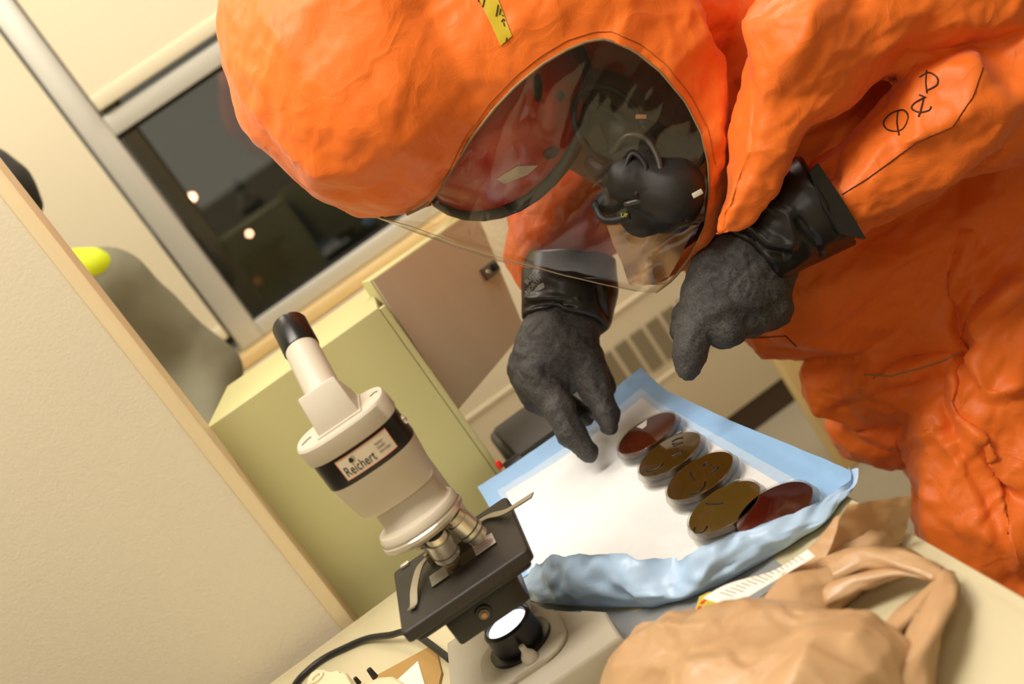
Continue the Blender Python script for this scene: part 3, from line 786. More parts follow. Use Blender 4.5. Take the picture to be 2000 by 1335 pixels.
# nosepiece
Mn = Mt(-0.004, 0.0, 0.201) @ Matrix.Rotation(-0.10, 4, 'X')
ns = lathe('nosepiece', [(0, -0.002), (0.034, -0.004), (0.0415, 0.0), (0.0425, 0.003), (0.0425, 0.007), (0.041, 0.0075), (0.0425, 0.008), (0.043, 0.012), (0.041, 0.016), (0, 0.0165)], m_mic, mi, Mn, 48)
lathe('chrome_ring', [(0.0432, 0.0005), (0.0442, 0.0015), (0.0442, 0.0055), (0.0432, 0.0065)], m_chrome, ns, Mn, 48)
lathe('nosepiece_disc', [(0, -0.007), (0.028, -0.0065), (0.033, -0.003), (0, -0.003)], m_bandb, ns, Mn, 36)
lathe('screw', [(0, 0.0015), (0.0016, 0.001), (0.0018, 0)], m_chrome, ns, Mn @ Matrix.Translation((-0.002, -0.0425, 0.0035)) @ Matrix.Rotation(math.pi / 2, 4, 'X'), 10)
def objective(M0, L, r0, r1, ring, parent):
    o = lathe('objective', [(0, -0.002), (0.010, -0.002), (0.011, -0.008), (r0, -0.0085), (r0, -0.0085 - L * 0.42), (r0 * 1.04, -0.0095 - L * 0.45), (r0 * 0.92, -0.0095 - L * 0.52), (r1, -L * 0.66), (r1, -L * 0.9), (r1 * 0.6, -L), (0, -L)], m_chrome, parent, M0, 32)
    lathe('colour_ring', [(r0 * 1.01, -0.0085 - L * 0.34), (r0 * 1.012, -0.0085 - L * 0.36), (r0 * 1.01, -0.0085 - L * 0.38)], ring, o, M0, 32)
    return o
ob1 = objective(Mt(0.002, -0.020, 0.199) @ Matrix.Rotation(0.10, 4, 'Y') @ Matrix.Rotation(0.28, 4, 'X'), 0.047, 0.0130, 0.0082, mat('ring_grey', (120, 110, 100), 0.4), mi)
lathe('gold_tip', [(0.0083, -0.040), (0.0086, -0.043), (0.006, -0.0475)], mat('brass', (190, 150, 90), 0.25, 0.9), ob1, Mt(0.002, -0.020, 0.199) @ Matrix.Rotation(0.10, 4, 'Y') @ Matrix.Rotation(0.28, 4, 'X'), 24)
objective(Mt(0.024, -0.006, 0.199) @ Matrix.Rotation(-0.22, 4, 'Y') @ Matrix.Rotation(0.05, 4, 'X'), 0.041, 0.0125, 0.0108, mat('ring_green', (40, 90, 60), 0.4), mi)
objective(Mt(-0.012, 0.022, 0.199) @ Matrix.Rotation(0.3, 4, 'Y') @ Matrix.Rotation(-0.4, 4, 'X'), 0.024, 0.011, 0.009, mat('ring_grey', (120, 110, 100), 0.4), mi)
# head: neck, lower drum, black band, upper ring (a stadium section, wider than deep)
def loft(name, secs, mt, parent, n=64, M=MM):
    V, Q = [], []
    for (hx, hy, z, cx, cy, e) in secs:
        for i in range(n):
            a = 2 * math.pi * i / n; ca, sa = math.cos(a), math.sin(a)
            V.append((cx + hx * math.copysign(abs(ca) ** (2 / e), ca), cy + hy * math.copysign(abs(sa) ** (2 / e), sa), z))
    k = len(secs)
    for j in range(k - 1):
        for i in range(n): Q.append((j * n + i, j * n + (i + 1) % n, (j + 1) * n + (i + 1) % n, (j + 1) * n + i))
    Q.append(tuple(range(n))[::-1]); Q.append(tuple(range((k - 1) * n, k * n)))
    bm = bmesh.new(); vs = [bm.verts.new(v) for v in V]
    for q_ in Q: bm.faces.new([vs[t_] for t_ in q_])
    bm.transform(M)
    return bm_obj(name, bm, mt, parent, True, 32)
EX = 2.6
loft('neck', [(0.036, 0.030, 0.214, -0.002, 0.006, 2.2), (0.034, 0.027, 0.222, -0.003, 0.010, 2.3), (0.034, 0.024, 0.262, -0.004, 0.014, 2.4)], m_mic, mi)
hd_ = loft('head_housing', [(0.030, 0.020, 0.238, -0.006, 0.012, EX), (0.0385, 0.027, 0.2405, -0.006, 0.010, EX), (0.0415, 0.030, 0.246, -0.006, 0.008, EX), (0.0470, 0.036, 0.283, -0.007, 0.006, EX), (0.0472, 0.0362, 0.2842, -0.007, 0.006, EX), (0.0445, 0.034, 0.2845, -0.007, 0.006, EX)], m_mic, mi)
bd = loft('brand_band', [(0.0466, 0.0358, 0.2838, -0.007, 0.006, EX), (0.0472, 0.0364, 0.2850, -0.007, 0.006, EX), (0.0466, 0.0358, 0.3136, -0.0078, 0.006, EX), (0.044, 0.033, 0.314, -0.0078, 0.006, EX)], m_bandb, mi)
lathe('band_screw', [(0, 0.004), (0.004, 0.003), (0.005, 0)], m_chrome, bd, MM @ Matrix.Translation((0.0385, 0.0, 0.3)) @ Matrix.Rotation(math.pi / 2, 4, 'Y'), 16)
loft('head_cap', [(0.0478, 0.037, 0.3140, -0.008, 0.006, EX), (0.0486, 0.0378, 0.3155, -0.008, 0.006, EX), (0.0486, 0.0378, 0.3315, -0.009, 0.006, EX), (0.0470, 0.0362, 0.3340, -0.009, 0.006, EX), (0.040, 0.030, 0.3345, -0.009, 0.006, EX)], m_mic, mi)
for cm_ in ([mp(-0.050, -0.002, 0.3348), mp(-0.044, 0.004, 0.3348), mp(-0.040, 0.005, 0.3348)], [mp(0.026, 0.006, 0.3348), mp(0.031, 0.010, 0.3348), mp(0.034, 0.007, 0.3348)]):
    tube('cap_mark', cm_, 0.0006, mat('mark_grey', (90, 80, 70), 0.6), mi)
# brand plate wrapped on the front of the band
def band_pt(x, z, off):
    hx, hy = 0.0468, 0.036; xx = max(-0.999, min(0.999, (x) / hx))
    yy = hy * (1 - abs(xx) ** EX) ** (1 / EX)
    return MM @ Vector((-0.0075 + x, 0.006 - yy - off, z))
V, Q = [], []
xs = np.linspace(-0.0235, 0.031, 24)
for i, x in enumerate(xs):
    for z in (0.2895, 0.3105): V.append(band_pt(x, z, 0.0009))
for i in range(len(xs) - 1): Q.append((2 * i, 2 * i + 2, 2 * i + 3, 2 * i + 1))
pl_ = mk('brand_plate', V, Q, mat('plate_cream', (222, 208, 184), 0.4), bd)
V, Q = [], []
tubes('plate_edge', [[band_pt(x, 0.2895, 0.001) for x in xs], [band_pt(x, 0.3105, 0.001) for x in xs], [band_pt(xs[0], z, 0.001) for z in (0.2895, 0.3105)], [band_pt(xs[-1], z, 0.001) for z in (0.2895, 0.3105)]], 0.0003, mat('plate_red', (205, 110, 80), 0.5), pl_)
def wrap(x0, z0): return lambda p: Vector(band_pt(x0 + p.x * 0.66, z0 + p.y, 0.0012 + p.z * 0.3))
m_txt = mat('print_black', (24, 22, 24), 0.5)
I4 = Matrix.Identity(4)
text_mesh('Reichert', 0.0142, m_txt, 'brand_lettering', pl_, I4, warp=wrap(-0.0215, 0.2922))
for k, s_ in enumerate(['Reichert', 'Scientific', 'Instruments']):
    text_mesh(s_, 0.0036, mat('print_grey', (90, 82, 76), 0.5), 'small_lettering', pl_, I4, warp=wrap(0.0155, 0.3030 - 0.0042 * k))
V = [band_pt(-0.0098 + 0.0022 * math.cos(a) * (1 - 0.35 * math.sin(a)), 0.3050 + 0.0026 * math.sin(a), 0.0013) for a in np.linspace(0, 2 * math.pi, 16)[:-1]]
mk('leaf_mark', V, [tuple(range(15))], m_txt, pl_, False)
V = [band_pt(-0.0072 + 0.0013 * math.cos(a), 0.3058 + 0.0022 * math.sin(a), 0.0013) for a in np.linspace(0, 2 * math.pi, 14)[:-1]]
tubes('leaf_outline', [V + [V[0]]], 0.0002, m_txt, pl_)
# eyepiece: wedge block, tube, black eyecup, leaning away
pb = [(-0.023, -0.024, 0.3346), (0.021, -0.024, 0.3346), (0.021, 0.026, 0.3346), (-0.023, 0.026, 0.3346)]
bm = bmesh.new(); ox, oy = -0.008, 0.004
lo4 = [bm.verts.new((x + ox, y + oy, z)) for x, y, z in [(-0.0225, -0.022, 0.3346), (0.0215, -0.022, 0.3346), (0.0215, 0.028, 0.3346), (-0.0225, 0.028, 0.3346)]]
hi4 = [bm.verts.new((x + ox, y + oy, z)) for x, y, z in [(-0.0205, -0.008, 0.3735), (0.0195, -0.008, 0.3735), (0.0195, 0.034, 0.345), (-0.0205, 0.034, 0.345)]]
bm.faces.new(lo4[::-1]); bm.faces.new(hi4)
for i in range(4): bm.faces.new((lo4[i], lo4[(i + 1) % 4], hi4[(i + 1) % 4], hi4[i]))
bmesh.ops.bevel(bm, geom=bm.edges[:], offset=0.0022, segments=2, profile=0.5, affect='EDGES')
bm.transform(MM); bm_obj('prism_block', bm, m_mic, mi, True, 40)
mbox('block_plinth', (-0.0325, -0.021, 0.3343), (0.0155, 0.036, 0.3362), m_mic, mi, 0.0008)
Me = MM @ Matrix.Translation((-0.0085, 0.012, 0.352)) @ Matrix.Rotation(math.radians(-51), 4, 'X') @ Matrix.Rotation(math.radians(0.5), 4, 'Y')
et = lathe('eyepiece_tube', [(0, 0), (0.0172, 0), (0.0172, 0.030), (0.0166, 0.072), (0, 0.072)], m_mic, mi, Me, 40)
lathe('eyecup', [(0.0150, 0.0695), (0.0176, 0.0700), (0.0180, 0.0715), (0.0178, 0.088), (0.0176, 0.104), (0.0165, 0.1065), (0.011, 0.1065), (0.009, 0.104), (0, 0.104)], m_bandb, mi, Me, 40)
# power cord
ps = [on_z(806, 1236, T + 0.02), on_z(760, 1240, T + 0.012), on_z(715, 1247, T + 0.006), on_z(672, 1265, T + 0.005), on_z(634, 1284, T + 0.005), on_z(602, 1308, T + 0.005), on_z(574, 1340, T + 0.005), on_z(530, 1420, T + 0.005)]
ps = [np.array(MM @ Vector((-0.05, 0.10, 0.02)))] + [np.array(MM @ Vector((-0.08, 0.10, 0.018)))] + ps
tag(tube('power_cord', catmull(ps[1:], 8), 0.0042, mat('cord_rubber', (20, 20, 20), 0.45), None, 10), 'black power cord curving from the microscope across the table corner', 'cord')

# ================================================================== PERSON IN THE ORANGE SUIT
def suit_material():
    mt, N, L, b = newmat('suit_fabric')
    tc = N.new('ShaderNodeTexCoord')
    n = N.new('ShaderNodeTexNoise'); n.inputs['Scale'].default_value = 7; n.inputs['Detail'].default_value = 3
    L.new(tc.outputs['Object'], n.inputs['Vector'])
    mx = N.new('ShaderNodeMix'); mx.data_type = 'RGBA'
    mx.inputs[6].default_value = (0.86, 0.165, 0.012, 1); mx.inputs[7].default_value = (0.94, 0.198, 0.020, 1)
    L.new(n.outputs['Fac'], mx.inputs[0]); L.new(mx.outputs[2], b.inputs['Base Color'])
    b.inputs['Roughness'].default_value = 0.48; b.inputs['Specular IOR Level'].default_value = 0.35
    b.inputs['Sheen Weight'].default_value = 0.15
    # fine paper-like creases
    dn = N.new('ShaderNodeTexNoise'); dn.inputs['Scale'].default_value = 12; dn.inputs['Detail'].default_value = 2
    L.new(tc.outputs['Object'], dn.inputs['Vector'])
    vm = N.new('ShaderNodeVectorMath'); vm.operation = 'MULTIPLY_ADD'; vm.inputs[1].default_value = (0.12, 0.12, 0.12)
    L.new(dn.outputs['Color'], vm.inputs[0]); L.new(tc.outputs['Object'], vm.inputs[2])
    prev = None
    for sc_, amp_, ex_ in ((9, 1.0, (1, 0.4, 1)), (17, 0.6, (0.4, 1, 1)), (34, 0.3, (1, 1, 0.5)), (120, 0.10, (1, 1, 1))):
        mp_ = N.new('ShaderNodeMapping'); mp_.inputs['Scale'].default_value = ex_; L.new(vm.outputs[0], mp_.inputs[0])
        q_ = N.new('ShaderNodeTexNoise'); q_.inputs['Scale'].default_value = sc_; q_.inputs['Detail'].default_value = 1.0; L.new(mp_.outputs[0], q_.inputs['Vector'])
        sb = N.new('ShaderNodeMath'); sb.operation = 'SUBTRACT'; sb.inputs[1].default_value = 0.5; L.new(q_.outputs['Fac'], sb.inputs[0])
        ab = N.new('ShaderNodeMath'); ab.operation = 'ABSOLUTE'; L.new(sb.outputs[0], ab.inputs[0])
        sm_ = N.new('ShaderNodeMath'); sm_.operation = 'MINIMUM'; sm_.inputs[1].default_value = 0.09; L.new(ab.outputs[0], sm_.inputs[0])
        ma = N.new('ShaderNodeMath'); ma.operation = 'MULTIPLY_ADD'; ma.inputs[1].default_value = -amp_ * 6; L.new(sm_.outputs[0], ma.inputs[0])
        if prev is None: ma.inputs[2].default_value = 0
        else: L.new(prev.outputs[0], ma.inputs[2])
        prev = ma
    a2 = prev
    bp = N.new('ShaderNodeBump'); bp.inputs['Strength'].default_value = 0.45; bp.inputs['Distance'].default_value = 0.0028
    L.new(a2.outputs[0], bp.inputs['Height']); L.new(bp.outputs[0], b.inputs['Normal'])
    return mt
m_suit = suit_material()
E1, CN = [], []
def ell(x, y, d, r, k=1.0, ry=None, g=0.05):
    s = d / f; E1.append(('e', pc(x, y, d), np.array([r * s, (ry or r) * s, r * s * k]), g))
def chain(pts, g=0.05):
    for (a, b) in zip(pts[:-1], pts[1:]):
        E1.append(('c', pc(*a[:3]), pc(*b[:3]), a[3] * a[2] / f, b[3] * b[2] / f, g))
# hood
ell(650, 120, 1.42, 200, 1.25, None, 0.03)
ell(735, 228, 1.42, 192, 1.2, None, 0.06)
ell(705, -60, 1.44, 272, 1.0, None, 0.06)
ell(930, 60, 1.44, 285, 0.85, None, 0.08)
ell(1130, 60, 1.44, 285, 0.80, None, 0.08)
ell(1200, 270, 1.44, 232, 0.95, None, 0.05)
ell(1235, 400, 1.46, 158, 1.1, None, 0.05)
# shoulder and upper sleeve of the near arm, draped towards the glove
chain([(1402, 462, 1.345, 10), (1432, 408, 1.345, 32), (1500, 270, 1.335, 70), (1590, 90, 1.33, 128), (1720, -90, 1.38, 190)], 0.010)
chain([(1590, 60, 1.34, 120), (1830, -30, 1.36, 150), (2010, 30, 1.40, 165)], 0.03)
# forearm sleeve
chain([(1595, 418, 1.397, 76), (1655, 378, 1.390, 103), (1760, 295, 1.38, 108), (1880, 215, 1.37, 128), (2030, 130, 1.40, 160)], 0.010)
# chest, belly, hips
chain([(1425, 455, 1.60, 118), (1560, 515, 1.63, 165), (1740, 450, 1.70, 235), (1960, 420, 1.72, 270)], 0.07)
chain([(1250, 120, 1.60, 200), (1560, 150, 1.66, 260), (1850, 200, 1.70, 330)], 0.08)
chain([(1960, 420, 1.66, 200), (1990, 640, 1.62, 190)], 0.06)
# jacket skirt over the thighs
chain([(1640, 745, 1.68, 78), (1740, 720, 1.64, 105), (1850, 640, 1.62, 120)], 0.008)
chain([(1725, 800, 1.74, 96), (1840, 760, 1.68, 110)], 0.008)
# near leg and far leg
chain([(1960, 640, 1.60, 165), (1935, 830, 1.60, 165), (1965, 1010, 1.60, 178), (2030, 1200, 1.62, 180)], 0.010)
LEG = to_cam(np.array([P(2030, 1200, 1.62)]))[0]
# far arm sleeve
chain([(1240, 300, 1.72, 120), (1110, 405, 1.69, 120), (1062, 486, 1.65, 86)], 0.012)
foot = P(2030, 1200, 1.62); fcam = to_cam(np.array([[foot[0], foot[1], 0.10]]))[0]
E1.append(('c', LEG, fcam, 0.12, 0.075, 0.03))
fc2 = to_cam(np.array([[foot[0] - 0.16, foot[1], 0.055]]))[0]
E1.append(('c', to_cam(np.array([[foot[0], foot[1], 0.065]]))[0], fc2, 0.065, 0.055, 0.02))
hip2 = P(1900, 800, 1.85); f2 = np.array([hip2[0] + 0.05, hip2[1] + 0.05, 0.1])
E1.append(('c', pc(1900, 640, 1.78), to_cam(hip2[None])[0], 0.13, 0.125, 0.04))
E1.append(('c', to_cam(hip2[None])[0], to_cam(f2[None])[0], 0.125, 0.075, 0.03))
E1.append(('c', to_cam(np.array([[f2[0], f2[1], 0.065]]))[0], to_cam(np.array([[f2[0] - 0.16, f2[1], 0.055]]))[0], 0.065, 0.055, 0.02))
# grooves: pixel polylines with width (px), depth (m)
GR = [
    ([(1385, -40), (1430, 90), (1466, 200), (1468, 310), (1430, 400), (1392, 470), (1350, 540)], 20, 0.030),
    ([(1588, 318), (1640, 245), (1700, 180), (1770, 120), (1900, 85)], 18, 0.030),
    ([(1905, 80), (1960, 110), (2010, 120)], 20, 0.014),
    ([(1690, 470), (1790, 430), (1880, 370), (1990, 260)], 20, 0.020),
    ([(1880, 350), (1870, 480), (1850, 600), (1860, 690)], 18, 0.018),
    ([(1990, 470), (1900, 600), (1870, 680)], 18, 0.018),
    ([(1560, 700), (1640, 705), (1760, 700), (1870, 680)], 14, 0.014),
    ([(1600, 780), (1700, 740), (1800, 700), (1860, 690)], 16, 0.016),
    ([(1640, 815), (1760, 860), (1850, 830), (1900, 780)], 16, 0.018),
    ([(1860, 690), (1850, 790), (1920, 860), (1990, 990)], 20, 0.018),
    ([(1860, 690), (1930, 760), (2000, 780)], 16, 0.012),
    ([(1930, 900), (1990, 1100)], 16, 0.012),
    
    ([(630, 370), (700, 385), (760, 355), (800, 375)], 16, 0.010),
    ([(720, 160), (790, 240), (760, 290), (700, 300)], 12, 0.004),
    ([(1700, 200), (1740, 230), (1750, 300)], 14, 0.008),
]
RIDGE = [
    ([(1462, 10), (1480, 200), (1472, 330), (1400, 460)], 16, 0.010),
    ([(1580, 60), (1500, 200), (1470, 300)], 20, 0.008),
    ([(1600, 300), (1700, 170), (1760, 70)], 18, 0.008),
    ([(1660, 250), (1740, 165), (1810, 150), (1870, 150)], 16, 0.010),
    ([(1790, 280), (1880, 230), (1915, 130)], 16, 0.009),
    ([(1560, 690), (1640, 690), (1700, 688)], 12, 0.006),
    ([(1720, 620), (1800, 640), (1860, 660)], 14, 0.010),
    ([(1870, 700), (2000, 560)], 18, 0.012),
    ([(480, 150), (560, 260), (620, 350)], 14, 0.004),
    ([(520, 40), (580, 180), (640, 330)], 14, 0.004),
    ([(560, 230), (620, 300), (640, 370)], 10, 0.004),
    ([(780, 160), (760, 260), (700, 330)], 12, 0.004),
]
def sd_suit0(p):
    v = None
    for e in E1:
        q = sd_ell(p, e[1], e[2]) if e[0] == 'e' else sd_cone(p, e[1], e[2], e[3], e[4])
        v = q if v is None else smin(v, q, e[-1])
    return v
def px_of(p): return p[:, 0] / p[:, 2] * f + 1000, p[:, 1] / p[:, 2] * f + 667.5
V, Q = surface_nets(sd_suit0, (-0.42, -0.62, 1.08), (0.95, 1.02, 2.35), 0.0085)
V = project(sd_suit0, V, 1); V, Q = subdivide(V, Q); V = project(sd_suit0, V, 1)
nrm = vnormals(V, Q); ks = slice(0, len(V), 50)
if (nrm[ks] * grad(sd_suit0, V[ks])).sum(-1).mean() < 0: Q = Q[:, ::-1]; nrm = -nrm
x_, y_ = px_of(V)
facing = np.clip(-(nrm * V / np.linalg.norm(V, axis=1, keepdims=True)).sum(-1) * 1.6 + 0.15, 0, 1)
disp = np.zeros(len(V))
for pl, wd, dp in GR:
    d_, _ = dist_poly(x_, y_, pl); disp -= dp * np.exp(-(d_ / wd)) * (d_ < wd * 5)
for pl, wd, dp in RIDGE:
    d_, _ = dist_poly(x_, y_, pl); disp += dp * np.clip(1 - d_ / (wd * 2), 0, 1)
disp *= facing
hoodw = np.clip((1400 - x_) / 200, 0, 1)
amp = 1 - 0.45 * hoodw
S1, S2, S3 = np.array([1, 1, 0.4]), np.array([0.38, 1, 1]), np.array([1, 0.38, 1])
RT = np.array([[0.8, 0.6, 0], [-0.6, 0.8, 0], [0, 0, 1.0]])
Vr = V @ RT.T; Vr2 = V @ RT
def ridge(p, c, s): return 0.35 - np.abs(crease(p, c, s))
body_f = 0.012 * crease(Vr * S2, 0.12, 1) + 0.010 * crease(Vr2 * S3, 0.09, 6) + 0.014 * ridge(Vr * S3, 0.075, 2) + 0.009 * ridge(Vr2 * S2, 0.045, 3) + 0.003 * crease(V * S1, 0.028, 4) + 0.0018 * ridge(Vr, 0.018, 7)
hood_f = 0.006 * crease(V, 0.15, 11) + 0.006 * crease(Vr * S3, 0.08, 12) + 0.008 * ridge(Vr2 * S3, 0.07, 13) + 0.005 * ridge(Vr * S2, 0.038, 14) + 0.0016 * crease(V, 0.025, 15)
disp += body_f * (1 - hoodw) + hood_f * hoodw
V = V + nrm * disp[:, None]
V = facet(V, Q, 2200, 0.85 - 0.35 * hoodw, 1)
nrm = vnormals(V, Q)
x_, y_ = px_of(V)
facing = np.clip(-(nrm * V / np.linalg.norm(V, axis=1, keepdims=True)).sum(-1) * 1.6 + 0.15, 0, 1)
def step(pl, side, h, wd):                 # one layer of cloth lying over the next, with a free edge along pl
    a_ = resample(pl, 40); best = np.full(len(x_), 1e9); sg = np.zeros(len(x_)); sel = (x_ > a_[:, 0].min() - 90) & (x_ < a_[:, 0].max() + 90) & (y_ > a_[:, 1].min() - 90) & (y_ < a_[:, 1].max() + 90)
    ii_ = np.where(sel)[0]; pt = np.stack([x_[ii_], y_[ii_]], -1); bb_ = np.full(len(ii_), 1e9); ss_ = np.zeros(len(ii_)); tt_ = np.zeros(len(ii_))
    for k in range(39):
        p0, p1 = a_[k], a_[k + 1]; e_ = p1 - p0; t = ((pt - p0) @ e_) / (e_ @ e_); tc_ = np.clip(t, 0, 1)
        d_ = np.linalg.norm(pt - p0 - tc_[:, None] * e_, axis=1); m_ = d_ < bb_
        bb_[m_] = d_[m_]; ss_[m_] = (e_[0] * (pt[:, 1] - p0[1]) - e_[1] * (pt[:, 0] - p0[0]))[m_]; tt_[m_] = ((k + tc_) / 39)[m_]
    end = np.clip(np.minimum(tt_, 1 - tt_) * 8 + 0.15, 0, 1)
    out = np.zeros(len(x_)); out[ii_] = np.where(np.sign(ss_) == side, h * np.clip(1 - bb_ / wd, 0, 1) ** 1.5 * end, (h * np.clip(1 - bb_ / 15, 0, 1) - 0.2 * h * np.exp(-((bb_ - 18) / 10) ** 2)) * end)
    return out
lay = np.zeros(len(V))
for pl, sd_, h_, w_ in [
    ([(1690, 735), (1740, 738), (1800, 722), (1850, 705), (1880, 685)], -1, 0.011, 70),
    ([(1605, 785), (1680, 762), (1760, 740), (1850, 715)], -1, 0.010, 50),
    ([(1860, 700), (1862, 790), (1885, 840), (1950, 900), (2000, 960)], -1, 0.022, 85),
    ([(1890, 655), (1930, 775), (1950, 775), (2010, 745)], -1, 0.014, 65),
    ([(2010, 555), (1930, 620), (1890, 665), (1870, 690)], 1, 0.016, 75),
    ([(1905, 450), (1862, 585), (1845, 640), (1872, 690)], 1, 0.012, 85),
    ([(1645, 815), (1700, 850), (1760, 870), (1830, 845), (1870, 820)], -1, 0.013, 65),
    ([(1880, 850), (1920, 920), (1960, 1010), (1990, 1120)], -1, 0.016, 65)]:
    lay += step(pl, sd_, h_, w_)
V = laplace(V + nrm * (lay * facing)[:, None], Q, 1)
nrm = vnormals(V, Q)
V = V + nrm * ((0.0042 - 0.0026 * hoodw) * ridge(Vr2 * S2, 0.035, 23) + (0.0030 - 0.0018 * hoodw) * ridge(Vr * S3, 0.026, 24) + (0.0012 - 0.0007 * hoodw) * crease(V, 0.014, 25))[:, None]
# ---- visor opening
NEAR = [(795, 419), (835, 400), (860, 368), (880, 335), (920, 270), (965, 212), (1010, 165), (1060, 125), (1110, 96), (1150, 80), (1185, 76), (1240, 100), (1290, 140), (1340, 200), (1370, 260), (1384, 320), (1385, 380), (1378, 440), (1350, 500), (1315, 545), (1280, 571)]
RDG = [(735, 424), (800, 441), (860, 463), (900, 479), (950, 495), (1010, 512), (1100, 537), (1180, 556), (1240, 568), (1280, 572)]
FAR = [(765, 428), (860, 436), (920, 395), (990, 350), (1080, 320), (1160, 318), (1230, 345), (1280, 405), (1298, 485), (1283, 565)]
poly_n = NEAR + [(a_, b_ + 22 * min(1, max(0, (a_ - 820) / 60))) for a_, b_ in RDG[::-1]] + [(760, 424)]
poly_f = FAR + [(a_, b_ + 22) for a_, b_ in RDG[::-1]]
x_, y_ = px_of(V); nrm = vnormals(V, Q)
DR = 1.44
near_in = in_poly(x_, y_, poly_n) & (V[:, 2] < DR + 0.02)
far_in = in_poly(x_, y_, poly_f) & ((V[:, 2] < 1.565) | ((V[:, 2] < 1.64) & ((nrm * V).sum(-1) > 0)))
kill = near_in | far_in
kq = kill[Q].sum(1)
Qk = Q[kq < 2]
# snap the rim of the hole to the seam line
cutv = np.unique(Q[(kq >= 2)].ravel()); keepv = np.unique(Qk.ravel())
rimv = np.intersect1d(cutv, keepv)
nr = rimv[V[rimv, 2] < DR + 0.02]
for _ in range(1):
    d_, npx = dist_poly(x_[nr], y_[nr], NEAR)
    ok = d_ < 26
    g = nr[ok]; V[g, 0] = (npx[ok, 0] - 1000) / f * V[g, 2]; V[g, 1] = (npx[ok, 1] - 667.5) / f * V[g, 2]
used = np.unique(Qk); remap = -np.ones(len(V), np.int64); remap[used] = np.arange(len(used))
Vw = from_cam(V[used]); Qw = remap[Qk]
floor_c = Vw[:, 2] < 0.002; Vw[floor_c, 2] = 0.002
pe = empty('person', (foot[0], foot[1], 0.0), 'person in a bright orange hooded protective suit and black gloves, bending over the dishes', 'person')
suit = mknp('protective_suit', Vw, Qw, m_suit, pe)
bv = bvh_of(suit)
# visor rim piping and stitch lines
m_pipe = mat('rim_tape', (150, 120, 84), 0.5); m_stitch = mat('stitch_thread', (176, 96, 40), 0.7)
def surf_line(pl, n, off, d_fallback=None):
    out = []
    for x, y in resample(pl, n):
        h = cast(bv, x, y, off)
        if h is not None and (h[0] - Vector(C)).dot(Vector(F)) < 1.62: out.append((x, y, float((h[0] - Vector(C)).dot(Vector(F)))))
        else: out.append((x, y, np.nan))
    return np.array(out)
cxy = np.array([1150, 300.0])
NN = 64
nr_px = resample(NEAR, NN)
outw = []
for x, y in nr_px:      # depth just outside the seam
    dvv = np.array([x, y]) - cxy; dvv /= np.linalg.norm(dvv)
    dd = np.nan
    for s_ in (6, 12, 18, 26):
        h = cast(bv, x + dvv[0] * s_, y + dvv[1] * s_)
        if h is not None:
            dd = float((h[0] - Vector(C)).dot(Vector(F)))
            if dd < 1.52: break
            dd = np.nan
    outw.append(dd)
outw = np.array(outw); ok = ~np.isnan(outw)
outw = np.interp(np.arange(NN), np.arange(NN)[ok], outw[ok])
sm = outw.copy()
for _ in range(6): sm[1:-1] = (sm[:-2] + sm[1:-1] * 2 + sm[2:]) / 4
rim_pts = np.array([P(x, y, d - 0.001) for (x, y), d in zip(nr_px, sm)])
tube('visor_rim', rim_pts, 0.0016, m_pipe, suit, 6)
# the clear visor sheet
rd_px = resample(RDG, NN); fr_px = resample(FAR, NN)
rd_d = np.interp(np.linspace(0, 1, NN), [0, 0.5, 1], [1.43, 1.43, sm[-1] + 0.02])
fr_d = np.interp(np.linspace(0, 1, NN), [0, 0.15, 0.5, 0.9, 1], [1.46, 1.53, 1.56, 1.52, sm[-1] + 0.03])
Vv = []
NT = 25
for i in range(NN):
    n_ = P(*nr_px[i], sm[i]); r_ = P(*rd_px[i], rd_d[i]); q_ = P(*fr_px[i], fr_d[i])
    c_ = 2 * r_ - (n_ + q_) / 2
    for k in range(NT):
        t = k / (NT - 1)
        Vv.append((1 - t) ** 2 * n_ + 2 * t * (1 - t) * c_ + t * t * q_)
Vv = np.array(Vv)
Vv += (0.003 * crease(Vv, 0.05, 21) + 0.0018 * crease(Vv, 0.022, 22))[:, None] * (-F) 
Qv = np.array([(i * NT + k, i * NT + k + 1, (i + 1) * NT + k + 1, (i + 1) * NT + k) for i in range(NN - 1) for k in range(NT - 1)])
m_visor = clear_mat('visor_film', (0.94, 0.915, 0.88), 0.05, 0.95, 1.62, 0.5, 11)
visor = mknp('visor', Vv, Qv, m_visor, pe)
tube('visor_fold', [Vv[i * NT + (NT - 1) // 2] for i in range(NN - 4)], 0.0005, mat('fold_pale', (196, 184, 150), 0.3), visor, 5)
edge_pts = [Vv[i * NT + (NT - 1) // 2] for i in range(NN)]
# stitch lines on the suit
def stitch(pl, n, r=0.0005, mt=m_stitch, off=0.0006, name='stitching'):
    pts = [cast(bv, x, y, off) for x, y in resample(pl, n)]
    pts = [p_[0] for p_ in pts if p_ is not None]
    run, runs = [], []
    for p_ in pts:
        if run and (p_ - run[-1]).length > 0.03: runs.append(run); run = []
        run.append(p_)
    runs.append(run); runs = [r_ for r_ in runs if len(r_) > 2]
    if not runs: return
    tube(name, max(runs, key=len), r, mt, suit, 5)
off_line = [(832, 414), (868, 352), (908, 270), (955, 202), (1005, 150), (1055, 110), (1105, 80), (1160, 62), (1195, 62), (1250, 86), (1300, 126), (1350, 188), (1382, 252), (1397, 320)]
stitch(off_line, 90)
m_seam = mat('seam_dark', (96, 40, 10), 0.8)
stitch([(1645, 380), (1700, 345), (1790, 278)], 40, 0.0007, m_seam, 0.0006, 'sleeve_seam')
stitch([(1790, 278), (1860, 248), (1900, 190), (1920, 132)], 40, 0.0006, m_seam, 0.0006, 'sleeve_seam')
stitch([(1445, 660), (1490, 658), (1535, 655), (1555, 675)], 30, 0.0008, m_seam, 0.0006, 'hem_seam')
